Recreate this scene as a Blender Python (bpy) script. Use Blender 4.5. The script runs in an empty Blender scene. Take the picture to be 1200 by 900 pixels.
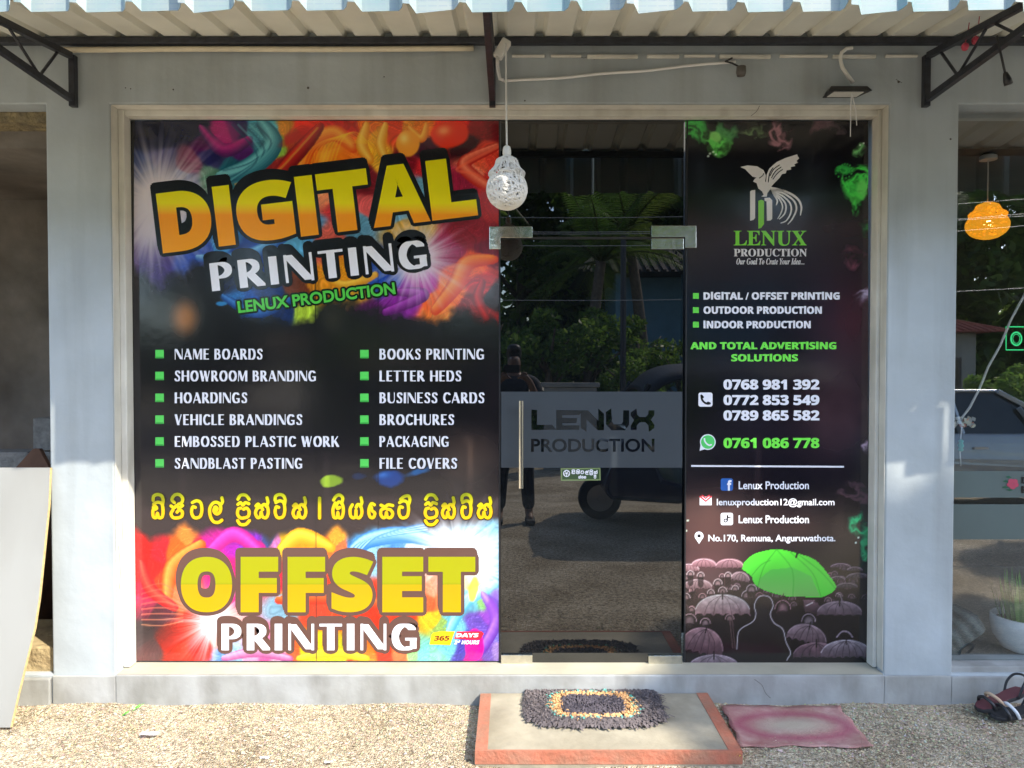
import bpy, bmesh, math, random
import numpy as np
from mathutils import Vector, Matrix
random.seed(7); rng = np.random.default_rng(11)
R = math.radians
scene = bpy.context.scene
# ------------------------------------------------------------------ camera
CAMY, CAMZ, PITCH, F = -3.41, 1.545, R(1.2), 870.0
cd = bpy.data.cameras.new('camera'); cam = bpy.data.objects.new('camera', cd)
scene.collection.objects.link(cam); scene.camera = cam
cam.location = (0, CAMY, CAMZ); cam.rotation_euler = (R(90) - PITCH, 0, 0)
cd.sensor_width = 36; cd.lens = 36 * F / 1200; cd.clip_start = 0.03; cd.clip_end = 600
# ------------------------------------------------------------------ sky and sun
SUN_EL, SUN_AZ = R(43.3), R(49)
SUN = Vector((math.sin(SUN_AZ) * math.cos(SUN_EL), -math.cos(SUN_AZ) * math.cos(SUN_EL), math.sin(SUN_EL)))
w = bpy.data.worlds.new('World'); scene.world = w; w.use_nodes = True
bg = w.node_tree.nodes['Background']
sky = w.node_tree.nodes.new('ShaderNodeTexSky'); sky.sky_type = 'NISHITA'; sky.sun_disc = False
sky.sun_elevation = SUN_EL; sky.sun_rotation = R(180) - SUN_AZ
sky.dust_density = 1.0; sky.ozone_density = 2.6
w.node_tree.links.new(sky.outputs[0], bg.inputs[0]); bg.inputs[1].default_value = 0.15
sl = bpy.data.lights.new('sun', 'SUN'); sl.energy = 2.0; sl.angle = R(0.5); sl.color = (1.0, 0.92, 0.79)
so = bpy.data.objects.new('sun', sl); scene.collection.objects.link(so)
so.rotation_euler = SUN.to_track_quat('Z', 'Y').to_euler(); so.location = SUN * 40
vs = scene.view_settings; vs.view_transform = 'Standard'; vs.look = 'None'; vs.gamma = 1
vs.use_curve_mapping = False; vs.exposure = 2.12
scene.cycles.max_bounces = 8; scene.cycles.glossy_bounces = 4; scene.cycles.transparent_max_bounces = 12
scene.cycles.use_denoising = True

# ------------------------------------------------------------------ helpers
GY = 0.12                                   # plane of the shop glass; the wall front is y = 0
def P(px, py, y=GY):
    sx, sy = (px - 600) / F, (450 - py) / F
    dy = math.cos(PITCH) + sy * math.sin(PITCH); dz = -math.sin(PITCH) + sy * math.cos(PITCH)
    t = (y - CAMY) / dy
    return Vector((sx * t, y, CAMZ + dz * t))
def G(px, py, z=0.0):
    sx, sy = (px - 600) / F, (450 - py) / F
    dy = math.cos(PITCH) + sy * math.sin(PITCH); dz = -math.sin(PITCH) + sy * math.cos(PITCH)
    t = (z - CAMZ) / dz
    return Vector((sx * t, CAMY + dy * t, z))
def lin(c):
    return tuple((v / 255 / 12.92) if v / 255 <= 0.04045 else ((v / 255 + 0.055) / 1.055) ** 2.4 for v in c)

class MB:
    def __init__(s): s.v = []; s.f = []; s.c = []; s.smooth = False; s.mi = []
    def add(s, vs_, fs_, col=None, mi=0):
        b = len(s.v); s.v += [tuple(p) for p in vs_]
        for f in fs_: s.f.append([i + b for i in f]); s.mi.append(mi)
        s.c += [col or (1, 1, 1)] * len(vs_)
    def box(s, a, b, col=None, mi=0, M=None):
        x0, y0, z0 = a; x1, y1, z1 = b
        vv = [Vector(p) for p in ((x0,y0,z0),(x1,y0,z0),(x1,y1,z0),(x0,y1,z0),(x0,y0,z1),(x1,y0,z1),(x1,y1,z1),(x0,y1,z1))]
        if M: vv = [M @ p for p in vv]
        s.add(vv, [(0,3,2,1),(4,5,6,7),(0,1,5,4),(1,2,6,5),(2,3,7,6),(3,0,4,7)], col, mi)
    def bar(s, p, q, w_, h_, up=(0,0,1), col=None, mi=0):
        p, q = Vector(p), Vector(q); d = (q - p).normalized(); u = Vector(up)
        if abs(d.dot(u)) > .98: u = Vector((1,0,0))
        r = d.cross(u).normalized(); u = r.cross(d)
        vv = [e + r * a * w_ / 2 + u * b * h_ / 2 for e in (p, q) for a, b in ((-1,-1),(1,-1),(1,1),(-1,1))]
        s.add(vv, [(0,3,2,1),(4,5,6,7),(0,1,5,4),(1,2,6,5),(2,3,7,6),(3,0,4,7)], col, mi)
    def tube(s, pts, r, n=8, caps=True, col=None, mi=0):
        pts = [Vector(p) for p in pts]; m = len(pts)
        rs = r if isinstance(r, (list, tuple)) else [r] * m
        vv, ff = [], []; ref = None
        for i, p in enumerate(pts):
            d = (pts[min(i+1, m-1)] - pts[max(i-1, 0)]).normalized()
            if ref is None:
                ref = Vector((0,0,1)) if abs(d.z) < .9 else Vector((1,0,0))
            a = (ref - d * ref.dot(d)).normalized(); ref = a; b = d.cross(a)
            for k in range(n):
                t = 2 * math.pi * k / n
                vv.append(p + (a * math.cos(t) + b * math.sin(t)) * rs[i])
        for i in range(m - 1):
            for k in range(n):
                ff.append((i*n+k, i*n+(k+1)%n, (i+1)*n+(k+1)%n, (i+1)*n+k))
        if caps: ff += [tuple(range(n-1, -1, -1)), tuple((m-1)*n + k for k in range(n))]
        s.add(vv, ff, col, mi)
    def lathe(s, prof, c, n=24, col=None, mi=0, axis='z', caps=True):
        vv, ff = [], []; m = len(prof); c = Vector(c)
        for r_, h in prof:
            for k in range(n):
                t = 2*math.pi*k/n; a, b = r_*math.cos(t), r_*math.sin(t)
                vv.append(c + Vector((a, b, h) if axis == 'z' else (a, h, b) if axis == 'y' else (h, a, b)))
        for i in range(m-1):
            for k in range(n): ff.append((i*n+k, i*n+(k+1)%n, (i+1)*n+(k+1)%n, (i+1)*n+k))
        if caps: ff += [tuple(range(n-1,-1,-1)), tuple((m-1)*n+k for k in range(n))]
        s.add(vv, ff, col, mi)
    def prism(s, pts, d, col=None, mi=0):
        """pts: ring of 3-D points, extruded by vector d"""
        n = len(pts); pts = [Vector(p) for p in pts]; d = Vector(d)
        s.add(pts + [p + d for p in pts], [tuple(range(n)), tuple(range(2*n-1, n-1, -1))] + [(i, (i+n), (i+1)%n+n, (i+1)%n) for i in range(n)], col, mi)
    def build(s, name, mat, parent=None, bevel=0, smooth=False, merge=False, kind=None):
        me = bpy.data.meshes.new(name); me.from_pydata(s.v, [], s.f)
        ca = me.color_attributes.new('Col', 'FLOAT_COLOR', 'POINT')
        arr = np.ones((len(s.v), 4), np.float32); arr[:, :3] = np.array(s.c, np.float32).reshape(-1, 3); ca.data.foreach_set('color', arr.ravel())
        mats = mat if isinstance(mat, (list, tuple)) else [mat]
        for m in mats: me.materials.append(m)
        if len(mats) > 1: me.polygons.foreach_set('material_index', s.mi)
        bm = bmesh.new(); bm.from_mesh(me)
        if merge: bmesh.ops.remove_doubles(bm, verts=bm.verts, dist=1e-5)
        bmesh.ops.recalc_face_normals(bm, faces=bm.faces); bm.to_mesh(me); bm.free()
        if smooth: me.polygons.foreach_set('use_smooth', [True] * len(me.polygons))
        o = bpy.data.objects.new(name, me); scene.collection.objects.link(o)
        if parent: o.parent = parent; o.matrix_parent_inverse = Matrix.Translation(-Vector(parent.location)) if parent.type == 'EMPTY' and parent.rotation_euler[2] == 0 else parent.matrix_basis.inverted()
        if bevel:
            bv = o.modifiers.new('bevel', 'BEVEL'); bv.width = bevel; bv.segments = 2; bv.limit_method = 'ANGLE'; bv.angle_limit = R(40)
        if kind: o['kind'] = kind
        return o
def tag(o, label=None, cat=None, group=None, kind=None):
    if label: o['label'] = label
    if cat: o['category'] = cat
    if group: o['group'] = group
    if kind: o['kind'] = kind
    return o
def thing(name, label, cat, loc=(0,0,0), group=None):
    o = bpy.data.objects.new(name, None); scene.collection.objects.link(o); o.location = loc; o.empty_display_size = .1
    return tag(o, label, cat, group)
def copy_tree(o, parent=None):
    c = o.copy(); scene.collection.objects.link(c)
    if parent: c.parent = parent
    for ch in list(o.children): copy_tree(ch, c)
    return c

def nodes(m): return m.node_tree.nodes, m.node_tree.links
def mat(name, col, rough=.6, metal=0, spec=.5, ior=None, var=0, scale=8, bump=0, bscale=60, col2=None, vcol=False, coat=0, emit=None, estr=0, detail=6, bdist=.01, var2=None, scale2=1.2):
    m = bpy.data.materials.new(name); m.use_nodes = True; n, l = nodes(m); b = n['Principled BSDF']
    b.inputs['Base Color'].default_value = (*col, 1); b.inputs['Roughness'].default_value = rough; b.inputs['Metallic'].default_value = metal
    if ior: b.inputs['IOR'].default_value = ior
    b.inputs['Specular IOR Level'].default_value = spec
    b.inputs['Coat Weight'].default_value = coat
    tc = n.new('ShaderNodeTexCoord'); src = None
    if vcol:
        a = n.new('ShaderNodeVertexColor'); a.layer_name = 'Col'; src = a.outputs[0]
    if var or col2:
        t = n.new('ShaderNodeTexNoise'); t.inputs['Scale'].default_value = scale; t.inputs['Detail'].default_value = detail; l.new(tc.outputs['Object'], t.inputs['Vector'])
        rp = n.new('ShaderNodeValToRGB'); rp.color_ramp.elements[0].position = .3; rp.color_ramp.elements[1].position = .7
        c0 = col2 if col2 else tuple(max(0, c * (1 - var)) for c in col); c1 = tuple(min(1, c * (1 + var)) for c in col)
        if vcol: c0 = (1 - var,) * 3; c1 = (1 + var,) * 3
        rp.color_ramp.elements[0].color = (*c0, 1); rp.color_ramp.elements[1].color = (*c1, 1)
        l.new(t.outputs[0], rp.inputs[0]); o = rp.outputs[0]
        if vcol:
            mx = n.new('ShaderNodeMix'); mx.data_type = 'RGBA'; mx.blend_type = 'MULTIPLY'; mx.inputs[0].default_value = 1
            l.new(src, mx.inputs[6]); l.new(o, mx.inputs[7]); o = mx.outputs[2]
        if var2:
            t2 = n.new('ShaderNodeTexNoise'); t2.inputs['Scale'].default_value = scale2; t2.inputs['Detail'].default_value = 5; l.new(tc.outputs['Object'], t2.inputs['Vector'])
            r2 = n.new('ShaderNodeValToRGB'); r2.color_ramp.elements[0].position = .35; r2.color_ramp.elements[1].position = .65
            r2.color_ramp.elements[0].color = (*var2, 1); r2.color_ramp.elements[1].color = (1, 1, 1, 1); l.new(t2.outputs[0], r2.inputs[0])
            mx = n.new('ShaderNodeMix'); mx.data_type = 'RGBA'; mx.blend_type = 'MULTIPLY'; mx.inputs[0].default_value = 1
            l.new(o, mx.inputs[6]); l.new(r2.outputs[0], mx.inputs[7]); o = mx.outputs[2]
        src = o
    if src: l.new(src, b.inputs['Base Color'])
    if bump:
        t = n.new('ShaderNodeTexNoise'); t.inputs['Scale'].default_value = bscale; t.inputs['Detail'].default_value = 8; l.new(tc.outputs['Object'], t.inputs['Vector'])
        bp = n.new('ShaderNodeBump'); bp.inputs['Strength'].default_value = bump; bp.inputs['Distance'].default_value = bdist
        l.new(t.outputs[0], bp.inputs['Height']); l.new(bp.outputs[0], b.inputs['Normal'])
    if emit:
        b.inputs['Emission Color'].default_value = (*emit, 1); b.inputs['Emission Strength'].default_value = estr
    return m

M = {}
M['wall'] = mat('painted_plaster', (.415,.46,.48), .75, var=.09, scale=3.2, bump=.45, bscale=6, bdist=.016, var2=(.86,.85,.82), scale2=1.4)
M['reveal'] = mat('beige_plaster', (.62,.60,.53), .75, var=.10, scale=7, bump=.3, bscale=18, bdist=.01)
M['plinth'] = mat('plinth_plaster', (.36,.37,.365), .8, var=.12, scale=5, bump=.35, bscale=14, bdist=.012, var2=(.8,.78,.72), scale2=2.5)
M['print'] = mat('printed_vinyl', (1,1,1), .13, vcol=True, ior=1.68, bump=.10, bscale=5, bdist=.01)
M['blackmetal'] = mat('black_painted_steel', (.022,.024,.032), .45, var=.4, scale=30, bump=.1, bscale=80)
M['white_plastic'] = mat('white_plastic', (.72,.70,.64), .4, var=.06, scale=20)
M['old_plastic'] = mat('yellowed_plastic', (.62,.55,.40), .45, var=.08, scale=20)
M['wire'] = mat('white_cable', (.7,.69,.66), .5)
M['steel'] = mat('brushed_steel', (.70,.68,.60), .16, metal=1, var=.12, scale=40, bump=.12, bscale=25)
M['doorglass'] = mat('dark_tinted_glass', (.004,.005,.006), .0, ior=1.9)
M['frost'] = mat('frosted_film', (.042,.052,.062), .42, ior=1.5, var=.06, scale=5)
M['sheet'] = mat('cream_roof_sheet', (.76,.75,.66), .5, var=.08, scale=4, bump=.1, bscale=30)
M['cement'] = mat('cement_screed', (.35,.315,.235), .85, var=.14, scale=9, bump=.3, bscale=40, var2=(.80,.78,.74), scale2=3.2)
M['orange'] = mat('orange_red_paint', (.50,.14,.078), .8, scale=9, bump=.5, bscale=50, col2=(.34,.17,.11), var2=(.80,.86,.84), scale2=7)
M['board'] = mat('white_laminated_board', (.29,.29,.27), .5, var=.04, scale=2.5)
M['ply'] = mat('plywood_edge', (.52,.38,.17), .8, var=.2, scale=60)
M['black_plastic'] = mat('black_plastic', (.015,.015,.017), .4)
M['rubber'] = mat('black_rubber', (.02,.02,.021), .7)
M['leaf'] = mat('tree_leaf', (.055,.11,.025), .5, vcol=True, var=.35, scale=3)
M['bark'] = mat('tree_bark', (.13,.10,.075), .9, var=.35, scale=14, bump=.6, bscale=20, bdist=.03)
M['darkpaint'] = mat('dark_print', (.012,.012,.014), .35)

def streaks(m, amt=.84, sx=7, sz=.45):
    """faint vertical run-off stains left by rain"""
    n, l = nodes(m); b = n['Principled BSDF']; old = b.inputs['Base Color'].links[0].from_socket; tc = n.new('ShaderNodeTexCoord'); mp = n.new('ShaderNodeMapping'); mp.inputs['Scale'].default_value = (sx, sx, sz); l.new(tc.outputs['Object'], mp.inputs[0])
    t = n.new('ShaderNodeTexNoise'); t.inputs['Scale'].default_value = 1; t.inputs['Detail'].default_value = 7; l.new(mp.outputs[0], t.inputs['Vector']); r = n.new('ShaderNodeValToRGB'); r.color_ramp.elements[0].position = .33; r.color_ramp.elements[0].color = (amt, amt*.985, amt*.96, 1); r.color_ramp.elements[1].position = .52; r.color_ramp.elements[1].color = (1,1,1,1); l.new(t.outputs[0], r.inputs[0])
    mx = n.new('ShaderNodeMix'); mx.data_type = 'RGBA'; mx.blend_type = 'MULTIPLY'; mx.inputs[0].default_value = 1; l.new(old, mx.inputs[6]); l.new(r.outputs[0], mx.inputs[7]); l.new(mx.outputs[2], b.inputs['Base Color'])
streaks(M['wall']); streaks(M['plinth'], .78, 9, 3); streaks(M['reveal'], .86, 12, 2); streaks(M['board'], .90, 3, .6); streaks(M['cement'], .84, 5, 5)
# ------------------------------------------------------------------ stroke lettering and type
def hull(pts):
    pts = sorted(set((round(x, 5), round(y, 5)) for x, y in pts))
    def half(it):
        h = []
        for p in it:
            while len(h) > 1 and (h[-1][0]-h[-2][0])*(p[1]-h[-2][1]) - (h[-1][1]-h[-2][1])*(p[0]-h[-2][0]) <= 0: h.pop()
            h.append(p)
        return h[:-1]
    return half(pts) + half(reversed(pts))
def smooth_path(p, k=6):
    if len(p) < 3: return p
    out = []
    for i in range(len(p) - 1):
        p0, p1, p2, p3 = p[max(i-1,0)], p[i], p[i+1], p[min(i+2,len(p)-1)]
        for j in range(k):
            t = j / k
            out.append(tuple(.5*((2*p1[a]) + (-p0[a]+p2[a])*t + (2*p0[a]-5*p1[a]+4*p2[a]-p3[a])*t*t + (-p0[a]+3*p1[a]-3*p2[a]+p3[a])*t**3) for a in (0,1)))
    return out + [p[-1]]
def arc(cx, cy, rx, ry, a0, a1, n=18): return [(cx+rx*math.cos(R(a0+(a1-a0)*i/n)), cy+ry*math.sin(R(a0+(a1-a0)*i/n))) for i in range(n+1)]
def bowl(x0, y0, y1, xr, n=10):
    ry = (y1-y0)/2
    return [(x0, y1)] + [(xr - .26 + .26*math.cos(t) if xr-.26 > x0 else x0+(xr-x0)*math.cos(t), (y0+y1)/2 + ry*math.sin(t)) for t in [math.pi/2 - math.pi*i/n for i in range(n+1)]] + [(x0, y0)]
TK, TN, BR = (.115,.04), (.04,.04), (.03,.048)
GL = {
 'A': (.84, [([(.08,.04),(.38,.96)],TN), ([(.40,.96),(.72,.04)],TK), ([(.2,.30),(.62,.30)],BR)]),
 'B': (.70, [([(.13,.04),(.13,.96)],TK), (bowl(.13,.53,.96,.50),(.09,.04)), (bowl(.13,.04,.53,.56),(.1,.04))]),
 'C': (.74, [(arc(.42,.5,.30,.46,42,318),(.1,.042))]),
 'D': (.80, [([(.13,.04),(.13,.96)],TK), (bowl(.13,.04,.96,.66),(.11,.04))]),
 'E': (.62, [([(.13,.04),(.13,.96)],TK)] + [([(.13,y),(.55-.06*(y==.52),y)],BR) for y in (.95,.52,.05)]),
 'F': (.58, [([(.13,.04),(.13,.96)],TK)] + [([(.13,y),(.53-.06*(y==.52),y)],BR) for y in (.95,.52)]),
 'G': (.86, [(arc(.42,.5,.30,.46,42,300),(.11,.042)), ([(.68,.1),(.68,.42)],(.1,.04)), ([(.46,.42),(.76,.42)],BR)]),
 'H': (.82, [([(.13,.04),(.13,.96)],TK), ([(.68,.04),(.68,.96)],TK), ([(.13,.5),(.68,.5)],BR)]),
 'I': (.28, [([(.13,.04),(.13,.96)],TK)]),
 'K': (.78, [([(.13,.04),(.13,.96)],TK), ([(.25,.45),(.62,.96)],TN), ([(.34,.56),(.66,.04)],TK)]),
 'L': (.60, [([(.13,.04),(.13,.96)],TK), ([(.13,.05),(.54,.05)],BR)]),
 'M': (1.0, [([(.07,.04),(.09,.96)],TN), ([(.18,.94),(.46,.1)],TK), ([(.46,.06),(.78,.96)],TN), ([(.86,.04),(.86,.96)],TK)]),
 'N': (.86, [([(.07,.04),(.07,.96)],TN), ([(.16,.94),(.68,.08)],TK), ([(.79,.04),(.79,.96)],TN)]),
 'O': (.86, [(arc(.43,.5,.31,.46,0,360,26),(.11,.042))]),
 'P': (.66, [([(.13,.04),(.13,.96)],TK), (bowl(.13,.46,.96,.53),(.1,.04))]),
 'R': (.74, [([(.13,.04),(.13,.96)],TK), (bowl(.13,.48,.96,.52),(.1,.04)), ([(.34,.46),(.62,.04)],(.115,.04))]),
 'S': (.62, [(smooth_path([(.52,.78),(.42,.94),(.28,.95),(.15,.84),(.17,.68),(.31,.55),(.44,.43),(.49,.27),(.43,.1),(.29,.05),(.16,.08),(.09,.22)],3),(.085,.045))]),
 'T': (.72, [([(.36,.04),(.36,.96)],TK), ([(.04,.95),(.68,.95)],BR)]),
 'U': (.80, [([(.13,.96),(.13,.35)]+arc(.41,.34,.28,.30,180,300,10),(.11,.04)), (arc(.41,.34,.28,.30,280,360,8)+[(.69,.96)],TN)]),
 'V': (.76, [([(.13,.96),(.38,.04)],TK), ([(.40,.04),(.66,.96)],TN)]),
 'W': (1.1, [([(.13,.96),(.34,.04)],TK), ([(.36,.04),(.56,.94)],TN), ([(.56,.94),(.76,.04)],TK), ([(.78,.04),(1.0,.96)],TN)]),
 ' ': (.34, []),
}
TICK = [(.74,.66),(.86,.86),(.80,1.12)]
VOW = smooth_path([(.06,.98),(.10,1.2),(.38,1.3),(.70,1.24),(.84,1.02),(.80,.78)],4)
def S(*p): return smooth_path(list(p), 4)
TA = [S((.34,.60),(.14,.62),(.06,.34),(.2,.08),(.45,.03),(.72,.14),(.82,.5),(.72,.86),(.42,.96),(.12,.86))]
NA = [S((.08,.68),(.22,.78),(.32,.64),(.14,.52),(.05,.28),(.18,.05),(.36,.1),(.42,.34),(.5,.1),(.74,.04),(.88,.3),(.82,.64),(.62,.76),(.44,.64),(.52,.48)), S(*TICK)]
PA = [S((.08,.76),(.28,.86),(.45,.72),(.62,.86),(.88,.8)), S((.3,.56),(.1,.5),(.06,.22),(.26,.03),(.55,.03),(.84,.12),(.9,.38),(.72,.56),(.5,.5)), S((.08,1.04),(.28,1.26),(.66,1.26),(.9,1.04)), S((.06,-.12),(.26,-.32),(.66,-.32),(.92,-.12))]
SIN = [
 (177,195,[S((.08,.62),(.2,.5),(.34,.56),(.2,.66),(.05,.42),(.08,.1),(.3,.05),(.4,.28),(.5,.05),(.76,.08),(.84,.4),(.74,.8),(.4,.88),(.1,.78)), VOW]),
 (198,217,[S((.06,.68),(.28,.58),(.46,.7),(.64,.58),(.9,.7)), S((.2,.46),(.06,.26),(.2,.05),(.55,.03),(.84,.12),(.88,.36),(.66,.46),(.5,.34)), S((.3,.86),(.12,1.02),(.3,1.26),(.64,1.3),(.9,1.1),(.84,.86),(.6,.78))]),
 (222,241,TA), (243,264,[S((.46,.38),(.56,.54),(.42,.62),(.34,.4),(.52,.24),(.74,.36),(.78,.66),(.6,.86),(.3,.84),(.08,.56),(.1,.16),(.3,-.16),(.62,-.22),(.86,-.1)), S((.76,.72),(.9,.9),(.86,1.12))]),
 (276,295,PA), (297,318,NA), (320,338,TA+[VOW]), (341,362,NA), (372,377,[[(.5,.02),(.5,1.1)]]),
 (388,405,[S((.24,.84),(.05,.5),(.12,.08),(.38,.06),(.46,.32),(.52,.06),(.78,.06),(.92,.38),(.84,.76),(.56,.9),(.36,.74),(.42,.54),(.62,.6)), S((.1,1.0),(.3,1.2),(.6,1.28),(.86,1.12),(.8,.86))]),
 (408,428,[S((.2,.74),(.05,.5),(.08,.15),(.26,.03),(.42,.12),(.45,.44),(.48,.1),(.7,.04),(.86,.3),(.78,.66),(.58,.76),(.46,.6)), S(*TICK)]),
 (430,442,[S((.8,.74),(.4,.8),(.08,.46),(.22,.1),(.66,.05),(.86,.28),(.5,.42),(.42,.6))]),
 (444,463,[S((.06,.72),(.34,.64),(.6,.74),(.92,.7)), S((.34,.54),(.08,.46),(.05,.2),(.22,.04),(.4,.1),(.46,.32),(.52,.08),(.78,.05),(.92,.26),(.76,.46),(.5,.5))]),
 (465,483,TA+[S((.2,1.04),(.5,1.2),(.82,1.22),(.92,1.0),(.8,.72))]),
 (496,515,PA), (516,536,NA), (539,556,TA+[VOW]), (558,579,NA)]

def glyph_strokes(word, x0, x1, yb, yt, gap=.10):
    """yields (polyline in px, nib rx, nib ry) for a word fitted to the px box"""
    W = sum(GL[c][0] + gap for c in word) - gap; sx = (x1 - x0) / W; sy = yb - yt; x = 0; out = []
    for c in word:
        for pts, nb in GL[c][1]:
            out.append(([(x0 + (x + p[0]) * sx, yb - p[1] * sy) for p in pts], nb[0] * sx, nb[1] * sy))
        x += GL[c][0] + gap
    return out
PLANE_CT = [0]
def stroke_polys(pts, rx, ry, rnd=False, grow=0):
    rx += grow; ry += grow
    nib = [(math.cos(R(a)), math.sin(R(a))) for a in range(0, 360, 30)] if rnd else [(1,1),(-1,1),(-1,-1),(1,-1)]
    if grow and not rnd: nib = [(math.cos(R(a)), math.sin(R(a))) for a in range(0, 360, 30)]
    for a, b in zip(pts[:-1], pts[1:]):
        yield hull([(q[0]+nx*rx, q[1]+ny*ry) for q in (a, b) for nx, ny in nib])
def to_plane(mb, poly, lift, col, warp=None, mi=0, y=GY):
    if warp: poly = [warp(*p) for p in poly]
    mb.add([P(x, yy, y - lift) for x, yy in poly], [tuple(range(len(poly)))], col, mi)
def draw_strokes(mb, strokes, lift, col, rnd=False, grow=0, warp=None, mi=0, step=.00006, y=GY):
    k = 0
    for pts, rx, ry in strokes:
        for poly in stroke_polys(pts, rx, ry, rnd, grow):
            to_plane(mb, poly, lift + step * (k % 17), col, warp, mi, y); k += 1
def styled(s, style):
    o = ''
    for c in s:
        k = ord(c)
        if style == 'bold':
            if c == 'I': c = 'l'; k = ord(c)
            if c.isupper(): k = 0x1D5D4 + k - 65
            elif c.islower(): k = 0x1D5EE + k - 97
            elif c.isdigit(): k = 0x1D7EC + k - 48
        elif style == 'serif':
            if c.isupper(): k = 0x1D400 + k - 65
        elif style == 'script':
            if c.isupper(): k = 0x1D4D0 + k - 65
            elif c.islower(): k = 0x1D4EA + k - 97
        elif style == 'ital':
            if c.isupper(): k = 0x1D468 + k - 65
            elif c.islower(): k = 0x1D482 + k - 97
        o += chr(k)
    return o
def text_tris(s, style='plain', offset=0, spacing=1):
    c = bpy.data.curves.new('type', 'FONT'); c.body = styled(s, style); c.size = 1; c.offset = offset; c.space_character = spacing
    c.resolution_u = 5
    o = bpy.data.objects.new('type', c); scene.collection.objects.link(o)
    dg = bpy.context.evaluated_depsgraph_get(); me = o.evaluated_get(dg).to_mesh()
    v = np.array([tuple(p.co) for p in me.vertices])[:, :2]; f = [tuple(p.vertices) for p in me.polygons]
    o.evaluated_get(dg).to_mesh_clear(); bpy.data.objects.remove(o); bpy.data.curves.remove(c)
    return v, f
def type_on(mb, s, box, col, style='plain', offset=0, lift=.001, thick=0, warp=None, mi=0, y=GY, spacing=1):
    x0, yt, x1, yb = box; v, f = text_tris(s, style, offset, spacing)
    mn, mx = v.min(0), v.max(0)
    u = np.empty_like(v); u[:,0] = x0 + (v[:,0]-mn[0])/(mx[0]-mn[0])*(x1-x0); u[:,1] = yb - (v[:,1]-mn[1])/(mx[1]-mn[1])*(yb-yt)
    for k, dx in enumerate([0] if not thick else [-thick, 0, thick]):
        q = [(x + dx, yy) for x, yy in u]
        if warp: q = [warp(*p) for p in q]
        mb.add([P(a, b, y - lift - k*.0001) for a, b in q], f, col, mi)
def rrect(x0, y0, x1, y1, r, n=5):
    o = []
    for cx, cy, a in ((x1-r,y1-r,0),(x0+r,y1-r,90),(x0+r,y0+r,180),(x1-r,y0+r,270)):
        o += [(cx+r*math.cos(R(a+90*i/n)), cy+r*math.sin(R(a+90*i/n))) for i in range(n+1)]
    return o
def fillp(mb, pts, lift, col, mi=0, y=GY, warp=None):
    """concave polygon in px -> triangles"""
    from mathutils.geometry import tessellate_polygon
    t = tessellate_polygon([[Vector((a, b, 0)) for a, b in pts]])
    if warp: pts = [warp(*p) for p in pts]
    mb.add([P(a, b, y - lift) for a, b in pts], [tuple(q) for q in t], col, mi)
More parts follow.
